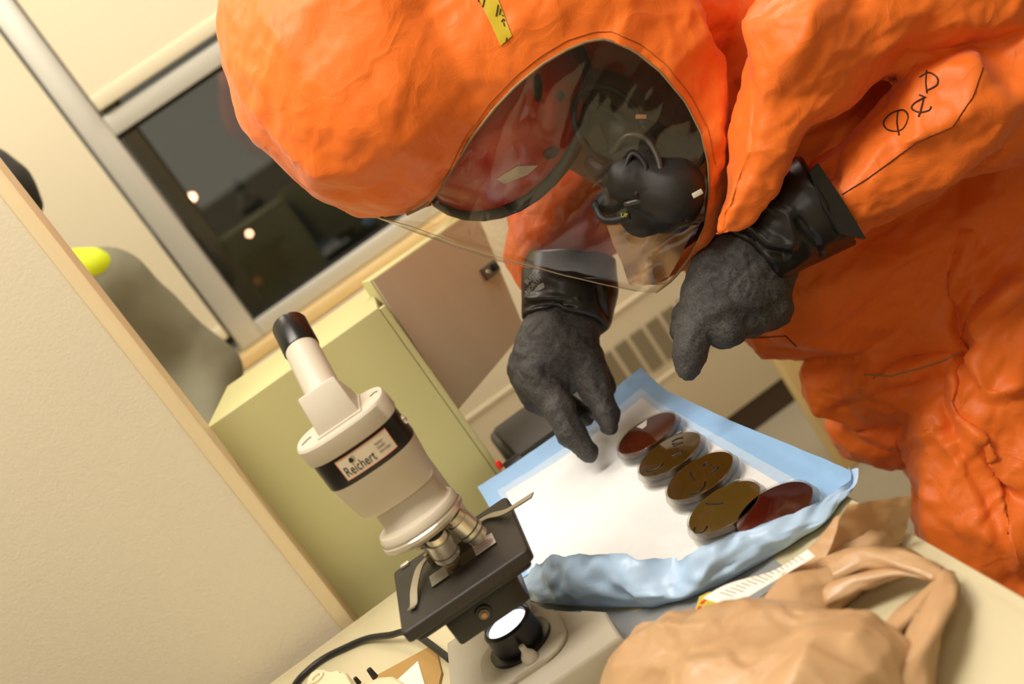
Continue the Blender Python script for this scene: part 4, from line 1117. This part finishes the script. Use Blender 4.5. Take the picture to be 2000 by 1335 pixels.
stitch([(1690, 731), (1740, 734), (1800, 718), (1850, 701), (1878, 684)], 40, 0.0011, mat('hem_cord', (170, 130, 80), 0.7), 0.0006, 'hem_seam')
# handwriting on the sleeve
m_pen = mat('pen_ink', (60, 22, 8), 0.5)
def s3(pts): return [(1350 + x / 2.7815, y / 2.7815) for x, y in pts]
for st in ([(1180, 620), (1150, 597), (1090, 615), (1048, 660), (1060, 700), (1110, 715), (1155, 695), (1180, 640), (1170, 605)], [(1125, 600), (1120, 660), (1130, 735)],
           [(1265, 530), (1215, 560), (1200, 590), (1240, 610), (1290, 600), (1305, 580)], [(1240, 515), (1275, 530)], [(1262, 535), (1250, 590), (1235, 635)],
           [(1240, 420), (1290, 395), (1335, 420), (1335, 460), (1275, 495)], [(1280, 385), (1275, 450), (1280, 505)]):
    pl = [tuple(q_) for q_ in catmull([np.array(z_) for z_ in s3(st)], 6)]
    pts = [cast(bv, x, y, 0.0006) for x, y in pl]; pts = [p_[0] for p_ in pts if p_]
    if len(pts) > 3: tube('handwriting', pts, 0.0009, m_pen, suit, 5)
# yellow tape label on the hood
quad_px = [(930, -14), (968, -14), (1000, 70), (978, 89)]
tp = []
for i in range(13):
    for j in range(5):
        a = np.array(quad_px[0]) * (1 - i / 12) + np.array(quad_px[3]) * i / 12; b = np.array(quad_px[1]) * (1 - i / 12) + np.array(quad_px[2]) * i / 12
        x, y = a * (1 - j / 4) + b * j / 4
        h = cast(bv, x, y, 0.0012); tp.append(tuple(h[0]) if h else tuple(P(x, y, 1.25)))
tape = mk('tape_label', tp, [(i * 5 + j, i * 5 + j + 1, i * 5 + j + 6, i * 5 + j + 5) for i in range(12) for j in range(4)], mat('yellow_tape', (206, 178, 36), 0.45, var=0.08, vscale=60), suit)
def s2(pts): return [(900 + x / 13.35, y / 13.35) for x, y in pts]
for st in ([(610, -60), (600, 60), (570, 200)], [(450, -20), (470, 60)], [(970, 130), (940, 300), (915, 430)], [(1030, 230), (1020, 320), (1000, 390)], [(1075, 410), (1110, 420)], [(1060, 580), (1110, 500), (1150, 560)], [(1120, 600), (1140, 690)], [(1195, 985), (1180, 1080)]):
    pts = [cast(bv, x, y, 0.0018) for x, y in resample(s2(st), 8)]; pts = [p_[0] for p_ in pts if p_]
    if len(pts) > 2: tube('tape_writing', pts, 0.0007, mat('tape_ink', (70, 60, 10), 0.6), tape, 5)

# ---- helmet seen through the visor
m_helm = mat('helmet_red', (168, 40, 14), 0.25, var=0.06, vscale=8, coat=0.5)
m_rub = mat('helmet_rubber', (34, 32, 30), 0.5)
hc = P(945, 208, 1.445)
# dome: half ellipsoid opening away from the viewer and to the right
ax = (-F * 0.80 - IX * 0.52 - IY * 0.25); ax /= np.linalg.norm(ax)
a1 = np.cross(ax, IY); a1 /= np.linalg.norm(a1); a2 = np.cross(ax, a1)
HM = Matrix((tuple(a1), tuple(a2), tuple(ax))).transposed().to_4x4(); HM.translation = Vector(hc)
hr = 0.120
prof = [(0, hr * 0.98)] + [(hr * math.sin(a), hr * 0.98 * math.cos(a)) for a in np.linspace(0.15, math.pi / 2, 12)] + [(hr * 1.02, -0.02), (hr * 1.0, -0.035), (hr * 0.95, -0.035), (hr * 0.95, 0)]
helm = lathe('helmet', prof, m_helm, pe, HM, 48)
rimp = []
for i in range(33):
    a = 2 * math.pi * i / 32
    rimp.append(HM @ Vector((hr * 1.03 * math.cos(a), hr * 1.03 * math.sin(a), -0.030)))
tube('rim_band', rimp, 0.0085, m_rub, helm, 8)
hb = bvh_of(helm)
def patch(name, pts, mt, parent, bvx, off):
    ps_ = [cast(bvx, x, y, off) for x, y in pts]
    if any(p_ is None for p_ in ps_): return
    cen = sum((p_[0] for p_ in ps_), Vector()) / len(ps_)
    c0 = cast(bvx, sum(p_[0] for p_ in pts) / len(pts), sum(p_[1] for p_ in pts) / len(pts), off)
    mk(name, [c0[0]] + [p_[0] for p_ in ps_], [(0, i + 1, (i + 1) % len(ps_) + 1) for i in range(len(ps_))], mt, parent, False)
def oval(cx, cy, rx, ry, ang=0):
    return [(cx + rx * math.cos(t) * math.cos(ang) - ry * math.sin(t) * math.sin(ang), cy + rx * math.cos(t) * math.sin(ang) + ry * math.sin(t) * math.cos(ang)) for t in np.linspace(0, 2 * math.pi, 17)[:-1]]
patch('vent_slot', oval(1050, 172, 9, 28, 0.0), m_rub, helm, hb, 0.001)
patch('vent_hole', oval(1093, 187, 8, 10), m_rub, helm, hb, 0.001)
patch('vent_hole', oval(1075, 298, 16, 11, -0.5), m_rub, helm, hb, 0.001)
patch('sticker', [(970, 348), (1010, 323), (1050, 322), (1030, 340), (985, 358)], mat('sticker_white', (200, 190, 170), 0.5), helm, hb, 0.001)
# ---- face and breathing mask
def sdf_part(name, prims, mt, parent, h, pad_=0.02, extra=None, sub=1):
    pts = []
    for e in prims:
        if e[0] == 'e': pts += [e[1] - e[2], e[1] + e[2]]
        else: pts += [e[1] - e[3], e[1] + e[3], e[2] - e[4], e[2] + e[4]]
    pts = np.array(pts); lo, hi = pts.min(0) - pad_, pts.max(0) + pad_
    def fn(p):
        v = None
        for e in prims:
            q = sd_ell(p, e[1], e[2]) if e[0] == 'e' else sd_cone(p, e[1], e[2], e[3], e[4])
            v = q if v is None else smin(v, q, e[-1])
        return v if extra is None else extra(p, v)
    V, Q = surface_nets(fn, lo, hi, h)
    for _ in range(sub): V, Q = subdivide(V, Q)
    V = project(fn, V, 1)
    n = vnormals(V, Q)
    if (n[::20] * grad(fn, V[::20])).sum(-1).mean() < 0: Q = Q[:, ::-1]; n = -n
    return V, Q, n
def prim_chain(pts, g):
    return [('c', pc(*a[:3]), pc(*b[:3]), a[3] * a[2] / f, b[3] * b[2] / f, g) for a, b in zip(pts[:-1], pts[1:])]
def prim_ell(x, y, d, r, k=1.0, ry=None, g=0.02):
    s = d / f; return [('e', pc(x, y, d), np.array([r * s, (ry or r) * s, r * s * k]), g)]
pr_head = prim_ell(1165, 240, 1.46, 104, 0.8, 104, 0.03) + prim_ell(1245, 300, 1.45, 92, 0.8, 92, 0.03)
V, Q, n = sdf_part('x', pr_head, None, None, 0.006)
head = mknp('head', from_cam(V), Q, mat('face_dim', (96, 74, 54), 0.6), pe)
pr_mask = prim_ell(1262, 330, 1.42, 86, 0.9, 92, 0.01) + prim_chain([(1150, 190, 1.405, 20), (1210, 255, 1.385, 26), (1262, 300, 1.375, 30)], 0.015) + prim_chain([(1165, 320, 1.39, 26), (1230, 350, 1.37, 40), (1310, 375, 1.365, 52), (1345, 320, 1.40, 46)], 0.02) + prim_chain([(1180, 395, 1.40, 18), (1250, 425, 1.40, 30), (1320, 420, 1.41, 36)], 0.015)
V, Q, n = sdf_part('x', pr_mask, None, None, 0.005)
V = V + n * (0.0025 * crease(V, 0.03, 13))[:, None]
m_maskr = mat('mask_rubber', (26, 23, 20), 0.6)
mask = mknp('breathing_mask', from_cam(V), Q, m_maskr, pe)
def ptube(name, pts, r, mt, parent, n=8): return tube(name, [P(*p_) for p_ in catmull([np.array(q_, float) for q_ in pts], 6)], r, mt, parent, n)
ptube('hose', [(1195, 300, 1.37), (1225, 265, 1.355), (1265, 275, 1.35), (1290, 330, 1.345), (1270, 380, 1.35), (1220, 400, 1.36)], 0.0035, mat('hose_grey', (60, 54, 48), 0.4), mask)
ptube('strap', [(1150, 150, 1.40), (1165, 200, 1.385), (1205, 225, 1.375), (1230, 260, 1.37)], 0.004, m_maskr, mask)
ptube('mask_bracket', [(1160, 395, 1.385), (1175, 425, 1.375), (1200, 430, 1.37), (1230, 420, 1.365)], 0.0045, m_maskr, mask)
ptube('lens_frame', [(1190 + 66 * math.cos(t) + 22 * math.sin(t), 245 + 78 * math.sin(t), 1.372 + 0.012 * math.cos(t)) for t in np.linspace(0, 2 * math.pi, 17)], 0.0038, m_maskr, mask)
CMt = Matrix.Translation(Vector(P(1325, 385, 1.372))) @ cam.matrix_world.to_3x3().to_4x4() @ Matrix.Rotation(math.radians(62), 4, Vector((0.3, 1, 0)))
lathe('filter_canister', [(0, 0.022), (0.022, 0.022), (0.024, 0.020), (0.024, 0.012), (0.0255, 0.011), (0.0255, 0.007), (0.024, 0.006), (0.024, -0.01), (0, -0.01)], m_maskr, mask, CMt, 32)
ptube('strap', [(1215, 345, 1.35), (1235, 300, 1.348), (1262, 330, 1.345), (1240, 385, 1.35)], 0.003, m_maskr, mask)
box('buckle', (-0.006, -0.003, -0.002), (0.006, 0.003, 0.002), mat('buckle_pale', (196, 190, 170), 0.4), mask, 0.0008, Matrix.Translation(Vector(P(1362, 378, 1.335))) @ cam.matrix_world.to_3x3().to_4x4() @ Matrix.Rotation(0.5, 4, 'Z'))
box('buckle', (-0.006, -0.0025, -0.0015), (0.006, 0.0025, 0.0015), mat('buckle_tan', (170, 120, 84), 0.4), mask, 0.0008, Matrix.Translation(Vector(P(1252, 228, 1.36))) @ cam.matrix_world.to_3x3().to_4x4())
text_mesh('UK', 0.007, mat('mask_yellow', (196, 180, 40), 0.5), 'mask_lettering', mask, Matrix.Translation(Vector(P(1212, 424, 1.362))) @ cam.matrix_world.to_3x3().to_4x4())
# tan crumpled sheet at the chin of the hood
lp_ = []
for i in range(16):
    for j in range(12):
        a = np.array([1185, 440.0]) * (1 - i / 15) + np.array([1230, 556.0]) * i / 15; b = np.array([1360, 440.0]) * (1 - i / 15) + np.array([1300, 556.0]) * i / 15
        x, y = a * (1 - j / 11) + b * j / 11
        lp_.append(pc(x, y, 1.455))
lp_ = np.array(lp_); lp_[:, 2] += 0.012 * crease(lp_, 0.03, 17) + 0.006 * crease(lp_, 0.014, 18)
mknp('tan_sheet', from_cam(lp_), np.array([(i * 12 + j, i * 12 + j + 1, i * 12 + j + 13, i * 12 + j + 12) for i in range(15) for j in range(11)]), mat('crumpled_tan', (196, 160, 116), 0.5), suit)

# ---- gloves
def glove_material():
    mt, N, L, b = newmat('glove_textured')
    tc = N.new('ShaderNodeTexCoord'); n = N.new('ShaderNodeTexNoise'); n.inputs['Scale'].default_value = 420; n.inputs['Detail'].default_value = 3
    n2 = N.new('ShaderNodeTexNoise'); n2.inputs['Scale'].default_value = 18; n2.inputs['Detail'].default_value = 4
    for q_ in (n, n2): L.new(tc.outputs['Object'], q_.inputs['Vector'])
    ad = N.new('ShaderNodeMath'); ad.operation = 'MULTIPLY'; L.new(n.outputs['Fac'], ad.inputs[0]); L.new(n2.outputs['Fac'], ad.inputs[1])
    rp_ = N.new('ShaderNodeValToRGB'); rp_.color_ramp.elements[0].position = 0.14; rp_.color_ramp.elements[0].color = (0.014, 0.013, 0.012, 1)
    rp_.color_ramp.elements[1].position = 0.42; rp_.color_ramp.elements[1].color = (0.080, 0.075, 0.070, 1)
    L.new(ad.outputs[0], rp_.inputs[0]); L.new(rp_.outputs[0], b.inputs['Base Color'])
    b.inputs['Roughness'].default_value = 0.65
    bp = N.new('ShaderNodeBump'); bp.inputs['Strength'].default_value = 0.5; bp.inputs['Distance'].default_value = 0.0012
    L.new(n.outputs['Fac'], bp.inputs['Height']); L.new(bp.outputs[0], b.inputs['Normal'])
    return mt
m_glove = glove_material()
m_gaunt = mat('gauntlet_rubber', (26, 25, 24), 0.33, var=0.1, vscale=30, bump=0.1, bscale=60)
def build_glove(name, prims, h, wr):
    V, Q, n = sdf_part('x', prims, None, None, h)
    V = V + n * (0.0020 * crease(V, 0.024, 31) + 0.0016 * (0.3 - np.abs(crease(V, 0.014, 33))) + 0.0006 * crease(V, 0.008, 32))[:, None]
    return mknp(name, from_cam(V), Q, m_glove, pe)
gk_ = 0.010
# far (right) hand: index pointing at the farthest dish, thumb beside it, three fingers curled under
ga = (prim_ell(1085, 690, 1.60, 76, 0.55, 82, 0.03) + prim_chain([(1105, 628, 1.60, 66), (1085, 690, 1.60, 70)], 0.03)
      + prim_chain([(1056, 735, 1.58, 46), (1090, 798, 1.56, 30), (1117, 846, 1.55, 27), (1148, 881, 1.545, 21)], 0.007)
      + prim_chain([(1138, 700, 1.585, 42), (1166, 765, 1.57, 29), (1186, 808, 1.56, 24), (1190, 832, 1.555, 19)], 0.007)
      + prim_chain([(1040, 735, 1.60, 42), (1052, 775, 1.61, 30), (1095, 800, 1.625, 26)], 0.010)
      + prim_chain([(1028, 715, 1.61, 36), (1042, 758, 1.625, 28), (1090, 785, 1.64, 24), (1140, 812, 1.635, 22)], 0.010)
      + prim_chain([(1150, 705, 1.61, 34), (1176, 755, 1.61, 24), (1172, 800, 1.61, 22)], 0.010))
g1 = build_glove('glove', ga, 0.0042, None)
# near (left) hand: index pointing down, thumb behind it, other fingers in a loose fist
gb = (prim_ell(1440, 560, 1.43, 96, 0.5, 92, 0.03) + prim_chain([(1485, 498, 1.42, 74), (1440, 560, 1.43, 84)], 0.03)
      + prim_chain([(1378, 585, 1.42, 48), (1357, 640, 1.41, 35), (1348, 685, 1.405, 30), (1344, 719, 1.405, 25)], 0.014)
      + prim_chain([(1335, 610, 1.455, 22), (1328, 645, 1.455, 15), (1326, 655, 1.455, 13)], 0.008)
      + prim_chain([(1412, 605, 1.40, 44), (1424, 640, 1.40, 33), (1415, 652, 1.43, 26), (1420, 640, 1.46, 24)], 0.012)
      + prim_chain([(1465, 592, 1.40, 44), (1474, 614, 1.405, 34), (1468, 625, 1.435, 26)], 0.012)
      + prim_chain([(1500, 575, 1.41, 40), (1512, 603, 1.415, 32), (1504, 610, 1.44, 24)], 0.012))
g2 = build_glove('glove', gb, 0.0042, None)
def build_gauntlet(name, prims, cuts, h, fold):
    def ex(p, v):
        for (c0, nn_) in cuts: v = smax(v, (p - c0) @ nn_, 0.004)
        return v
    V, Q, n = sdf_part('x', prims, None, None, h, 0.02, ex)
    x, y = px_of(V); d = np.zeros(len(V))
    for pl, wd, dp in fold:
        q_, _ = dist_poly(x, y, pl); d += dp * np.exp(-(q_ / wd) ** 2)
    fc = np.clip(-(n * V / np.linalg.norm(V, axis=1, keepdims=True)).sum(-1) * 1.6, 0, 1)
    V = V + n * (d * fc + 0.0022 * crease(V, 0.04, 41))[:, None]
    return mknp(name, from_cam(V), Q, m_gaunt, pe)
def cut(x, y, d, dx, dy, dz=0.0):
    v = np.array([dx, dy, dz], float); v /= np.linalg.norm(v); return (pc(x, y, d), v)
gt1 = build_gauntlet('gauntlet', prim_chain([(1112, 520, 1.625, 92), (1112, 570, 1.61, 88), (1105, 625, 1.605, 78), (1103, 640, 1.60, 72)], 0.02), [cut(1110, 500, 1.62, 0.05, -1, 0.1), cut(1112, 632, 1.60, -0.15, 1, -0.3)], 0.005,
    [([(1020, 598), (1060, 590), (1120, 590)], 9, -0.008), ([(1030, 583), (1080, 583), (1125, 588)], 7, 0.006), ([(1040, 622), (1075, 612), (1090, 604)], 8, -0.010), ([(1170, 560), (1175, 590), (1190, 620)], 6, -0.006)])
gt2 = build_gauntlet('gauntlet', prim_chain([(1484, 484, 1.415, 82), (1530, 440, 1.40, 84), (1580, 408, 1.395, 93), (1625, 388, 1.392, 97)], 0.02), [cut(1622, 396, 1.39, 0.84, -0.54, -0.3), cut(1462, 500, 1.41, -0.7, 0.7, -0.1)], 0.005,
    [([(1455, 430), (1500, 470), (1545, 480)], 10, 0.006), ([(1440, 450), (1490, 490), (1530, 500)], 8, -0.008), ([(1500, 400), (1540, 420), (1550, 470)], 10, 0.005), ([(1560, 430), (1590, 470), (1600, 500)], 9, -0.006), ([(1600, 340), (1630, 400), (1645, 450)], 8, -0.005)])
# flared cuff point
tri = [P(1598, 318, 1.34), P(1645, 388, 1.325), P(1692, 466, 1.345), P(1640, 456, 1.335), P(1610, 408, 1.328), P(1580, 335, 1.34)]
bmv = bmesh.new(); aa = [bmv.verts.new(Vector(q_)) for q_ in tri]; bb = [bmv.verts.new(Vector(q_ + F * 0.012)) for q_ in tri]
bmv.faces.new(aa); bmv.faces.new(bb[::-1])
for i in range(6): bmv.faces.new((aa[i], bb[i], bb[(i + 1) % 6], aa[(i + 1) % 6]))
bm_obj('cuff_edge', bmv, m_gaunt, gt2)
# print on the far gauntlet
gbv = bvh_of(gt1)
for txt, (x0, y0), sz in (('BARRIER', (1031, 577), 0.012), ('BUTYL', (1030, 560), 0.011)):
    pass
m_print = mat('glove_print', (140, 138, 134), 0.5)
def print_on(bvx, txt, x0, y0, ang, size_px, parent):
    cu = bpy.data.curves.new('glove_lettering', 'FONT'); cu.body = txt; cu.size = 1.0; cu.resolution_u = 2
    t = bpy.data.objects.new('t', cu); COL.objects.link(t); dg = bpy.context.evaluated_depsgraph_get()
    me = bpy.data.meshes.new_from_object(t.evaluated_get(dg)); bpy.data.objects.remove(t)
    ca, sa = math.cos(ang), math.sin(ang)
    for v in me.vertices:
        x = x0 + (v.co.x * ca + v.co.y * sa) * size_px; y = y0 + (v.co.x * sa - v.co.y * ca) * size_px
        h = cast(bvx, x, y, 0.0008); v.co = h[0] if h else Vector(P(x, y, 1.6))
    return link('glove_lettering', me, m_print, parent, False)
print_on(gbv, 'NORTH', 1031, 575, math.radians(-48), 12, gt1)
print_on(gbv, 'BUTYL', 1030, 556, math.radians(-48), 12, gt1)
q = [cast(gbv, x, y, 0.0008) for x, y in [(1037, 576), (1052, 556), (1062, 552), (1064, 561), (1055, 566), (1048, 568)]]
if all(q): mk('printed_mark', [p_[0] for p_ in q], [tuple(range(6))], m_print, gt1, False)

# ================================================================== TAN BAG
m_bag = mat('bag_film', (194, 156, 114), 0.35, var=0.10, vscale=10, bump=0.25, bscale=35, bdist=0.004)
bag = empty('plastic_bag', tuple(on_z(1480, 1280, T)), 'crumpled tan plastic carrier bag with tied handles at the front of the table', 'bag')
def zc(x, y, z): p = on_z(x, y, T + z); return to_cam(p[None])[0]
def bprim(x, y, z, r, g=0.03): return ('e', zc(x, y, z), np.array([r, r, r]), g)
def bc(a, b, g=0.02): return ('c', zc(*a[:3]), zc(*b[:3]), a[3], b[3], g)
bp_ = [bprim(1300, 1345, 0.025, 0.055), bprim(1430, 1310, 0.03, 0.055), bprim(1560, 1300, 0.03, 0.05), bprim(1680, 1330, 0.025, 0.045), bprim(1480, 1440, 0.03, 0.07), bprim(1650, 1420, 0.03, 0.06),
       bc((1570, 1200, 0.012, 0.026), (1695, 1060, 0.012, 0.022)), bc((1695, 1060, 0.012, 0.022), (1735, 1015, 0.02, 0.012)), bc((1450, 1260, 0.012, 0.028), (1570, 1200, 0.012, 0.026)), bc((1220, 1330, 0.015, 0.022), (1300, 1280, 0.02, 0.03))]
def fbag(p, v): return smax(v, -((p @ np.array([IX[2], IY[2], F[2]])) + C[2] - T - 0.002), 0.006)
V, Q, n = sdf_part('x', bp_, None, None, 0.006, 0.03, fbag)
V = V + n * (0.010 * crease(V * np.array([1, .5, 1]), 0.07, 51) + 0.012 * (0.3 - np.abs(crease(V * np.array([.5, 1, 1]), 0.05, 52))) + 0.002 * crease(V, 0.02, 53))[:, None]
V = facet(V, Q, 420, 0.8, 1); V = V + vnormals(V, Q) * (0.0025 * (0.3 - np.abs(crease(V, 0.022, 54))))[:, None]
Vw = from_cam(V); Vw[:, 2] = np.maximum(Vw[:, 2], T + 0.001)
mknp('bag_body', Vw, Q, m_bag, bag)
def ribbon(name, pts, w, mt, parent, seed):
    pts = np.array(catmull([np.array(p_, float) for p_ in pts], 8)); V, Q = [], []
    n = len(pts)
    for i in range(n):
        t = pts[min(i + 1, n - 1)] - pts[max(i - 1, 0)]; t /= np.linalg.norm(t)
        s = np.cross(t, [0, 0, 1.0]); s /= max(np.linalg.norm(s), 1e-6); up = np.cross(s, t)
        ww = w[0] + (w[1] - w[0]) * i / (n - 1)
        for k, a in enumerate(np.linspace(0, 2 * math.pi, 11)[:-1]):
            rr = 1 + 0.35 * math.sin(3 * a + i * 0.25 + seed) 
            V.append(pts[i] + s * math.cos(a) * ww * rr + up * math.sin(a) * ww * 0.42 * rr)
    for i in range(n - 1):
        for k in range(10): Q.append((i * 10 + k, i * 10 + (k + 1) % 10, i * 10 + 10 + (k + 1) % 10, i * 10 + 10 + k))
    Q += [tuple(range(10))[::-1], tuple(range((n - 1) * 10, n * 10))]
    V = np.array(V); V = V + (0.0018 * crease(V, 0.02, 60 + seed))[:, None] * np.array([0, 0, 1.0]); V[:, 2] = np.maximum(V[:, 2], T + 0.001)
    return mk(name, V, Q, mt, parent)
ribbon('handle', [on_z(1600, 1115, T + 0.03), on_z(1690, 1085, T + 0.03), on_z(1770, 1098, T + 0.026), on_z(1835, 1122, T + 0.016)], (0.016, 0.007), m_bag, bag, 1)
ribbon('handle', [on_z(1610, 1160, T + 0.025), on_z(1690, 1130, T + 0.024), on_z(1770, 1113, T + 0.022), on_z(1840, 1126, T + 0.014)], (0.012, 0.006), m_bag, bag, 2)
ribbon('handle', [on_z(1843, 1120, T + 0.014), on_z(1838, 1165, T + 0.02), on_z(1810, 1235, T + 0.026), on_z(1765, 1330, T + 0.03), on_z(1740, 1400, T + 0.03)], (0.008, 0.022), m_bag, bag, 3)
ribbon('handle', [on_z(1836, 1140, T + 0.012), on_z(1790, 1185, T + 0.022), on_z(1730, 1245, T + 0.03), on_z(1690, 1300, T + 0.035)], (0.006, 0.016), m_bag, bag, 4)
# upright bag mouth at the back
fp = []
for i in range(14):
    for j in range(10):
        a = np.array([1655, 985.0]) * (1 - i / 13) + np.array([1610, 1090.0]) * i / 13; b = np.array([1782, 966.0]) * (1 - i / 13) + np.array([1770, 1050.0]) * i / 13
        x, y = a * (1 - j / 9) + b * j / 9
        fp.append(pc(x, y, 1.03 + 0.02 * i / 13))
fp = np.array(fp); fp[:, 2] += 0.008 * crease(fp, 0.03, 71) + 0.004 * crease(fp, 0.014, 72)
o = mknp('bag_mouth', from_cam(fp), np.array([(i * 10 + j, i * 10 + j + 1, i * 10 + j + 11, i * 10 + j + 10) for i in range(13) for j in range(9)]), m_bag, bag)
# receipt with print
rq = [(1372, 1168), (1580, 1076), (1592, 1086), (1428, 1184)]
rc_ = empty('paper_receipt', tuple(on_z(1480, 1120, T)), 'long white printed receipt lying between the tan bag and the blue pad edge', 'receipt')
m_paper = mat('receipt_paper', (240, 234, 222), 0.7)
rz = T + 0.05
rp4 = [on_z(x, y, rz) for x, y in rq]
NR = 20
V, Q = [], []
for i in range(NR):
    t = i / (NR - 1)
    for j in range(5):
        s_ = j / 4
        p_ = (rp4[0] * (1 - t) + rp4[1] * t) * (1 - s_) + (rp4[3] * (1 - t) + rp4[2] * t) * s_
        V.append(p_ + np.array([0, 0, 0.003 * math.sin(t * 7) * (1 - s_)]))
for i in range(NR - 1):
    for j in range(4): Q.append((i * 5 + j, i * 5 + j + 1, i * 5 + j + 6, i * 5 + j + 5))
rs = mk('receipt_sheet', V, Q, m_paper, rc_)
rbv = bvh_of(rs)
random.seed(4)
lines = []
for k in range(16):
    t0 = 0.14 + k * 0.05
    a = np.array(rq[0]) * (1 - t0) + np.array(rq[1]) * t0; b = np.array(rq[3]) * (1 - t0) + np.array(rq[2]) * t0
    s0, s1 = 0.12, 0.55 + 0.3 * random.random()
    pts = [cast(rbv, *(a * (1 - s_) + b * s_), 0.0006, 0.3) for s_ in np.linspace(s0, s1, 5)]
    pts = [p_[0] for p_ in pts if p_]
    if len(pts) > 2: lines.append(pts)
po = tubes('printed_lines', lines, 0.00035, mat('print_faint', (120, 112, 108), 0.7), rc_, 4); po['kind'] = 'stuff'
# snack wrapper corner peeking out beside the receipt
wq = [(1360, 1200), (1368, 1172), (1392, 1160), (1410, 1172), (1405, 1190), (1380, 1205)]
wr_ = empty('foil_wrapper', tuple(on_z(1382, 1185, T)), 'small yellow and red foil wrapper peeking out beside the receipt', 'wrapper')
prism('wrapper_body', [tuple(on_z(x, y, T + 0.012)[:2]) for x, y in wq][::-1], T + 0.002, T + 0.018, mat('foil_yellow', (206, 190, 50), 0.3, 0.2, var=0.2, vscale=80), wr_, 0.004)
for (x, y) in ((1372, 1176), (1378, 1170), (1366, 1186)):
    lathe('red_dot', [(0, 0.0008), (0.002, 0.0006), (0.0024, 0)], mat('wrapper_red', (210, 60, 40), 0.4), wr_, Matrix.Translation(Vector(on_z(x, y, T + 0.0182))), 10)

# ================================================================== BYSTANDER BEHIND THE PARTITION
bpx = P(300, 640, 2.25); bx, by = bpx[0] - 0.165, bpx[1] + 0.0
bs = empty('person', (bx, by, 0), 'person in a grey jacket with a bright yellow collar, mostly hidden behind the partition', 'person')
def W(x, y, z): return np.array([bx + x, by + y, z])
def wc(a, b, r1, r2, g=0.04): return ('c', W(*a), W(*b), r1, r2, g)
def world_sdf(name, prims, mt, parent, h=0.012, amp=0.003, seed=81):
    V, Q, n = sdf_part('x', prims, None, None, h)
    V = V + n * (amp * crease(V, 0.10, seed) + amp * 0.5 * crease(V, 0.05, seed + 1))[:, None]
    V[:, 2] = np.maximum(V[:, 2], 0.002)
    return mknp(name, V, Q, mt, parent)
m_jack = mat('jacket_grey', (124, 122, 100), 0.8, var=0.08, vscale=14, bump=0.3, bscale=50)
body = [wc((0, 0, 0.86), (0, 0, 1.0), 0.15, 0.16), wc((0, 0, 1.0), (0, 0, 1.22), 0.16, 0.15), wc((-0.13, 0, 1.25), (0.13, 0, 1.25), 0.072, 0.072),
        wc((0.15, 0, 1.235), (0.19, 0.0, 1.02), 0.068, 0.06), wc((0.19, 0.0, 1.02), (0.13, -0.20, 0.92), 0.055, 0.045), wc((-0.15, 0, 1.26), (-0.215, 0.02, 1.02), 0.068, 0.06), wc((-0.215, 0.02, 1.02), (-0.13, -0.2, 0.92), 0.055, 0.045),
        wc((0.085, 0, 0.88), (0.09, 0.0, 0.48), 0.10, 0.07), wc((0.09, 0, 0.48), (0.09, 0.03, 0.1), 0.07, 0.055), wc((0.09, 0.02, 0.06), (0.09, -0.12, 0.05), 0.055, 0.045),
        wc((-0.085, 0, 0.88), (-0.09, 0.0, 0.48), 0.10, 0.07), wc((-0.09, 0, 0.48), (-0.09, 0.03, 0.1), 0.07, 0.055), wc((-0.09, 0.02, 0.06), (-0.09, -0.12, 0.05), 0.055, 0.045)]
world_sdf('body', body, m_jack, bs)
head_ = [('e', W(0, -0.01, 1.50), np.array([0.075, 0.092, 0.11]), 0.03), ('c', W(0, 0.0, 1.40), W(0, 0, 1.32), 0.055, 0.06, 0.03), ('c', W(0, -0.09, 1.49), W(0, -0.108, 1.475), 0.012, 0.014, 0.02), ('e', W(0.075, 0.0, 1.49), np.array([0.012, 0.022, 0.032]), 0.008), ('e', W(-0.075, 0.0, 1.49), np.array([0.012, 0.022, 0.032]), 0.008)]
world_sdf('head', head_, mat('skin', (190, 140, 108), 0.55), bs, 0.008, 0.0)
hair = [('e', W(0.072, 0.015, 1.495), np.array([0.085, 0.098, 0.10]), 0.02), ('e', W(0, 0.05, 1.49), np.array([0.08, 0.06, 0.09]), 0.02)]
world_sdf('hair', hair, mat('hair_black', (24, 22, 20), 0.6), bs, 0.009, 0.004, 91)
m_hiv = mat('hi_vis_yellow', (214, 232, 20), 0.6, var=0.05, bump=0.2, bscale=40)
col_ = [wc((0.02, 0.0, 1.36), (0.15, -0.035, 1.292), 0.036, 0.036, 0.02), wc((-0.02, 0, 1.36), (-0.135, 0, 1.325), 0.04, 0.042, 0.02), wc((0.0, 0.05, 1.33), (0.0, -0.05, 1.33), 0.05, 0.05, 0.02)]
world_sdf('yellow_collar', col_, m_hiv, bs, 0.010, 0.004, 95)
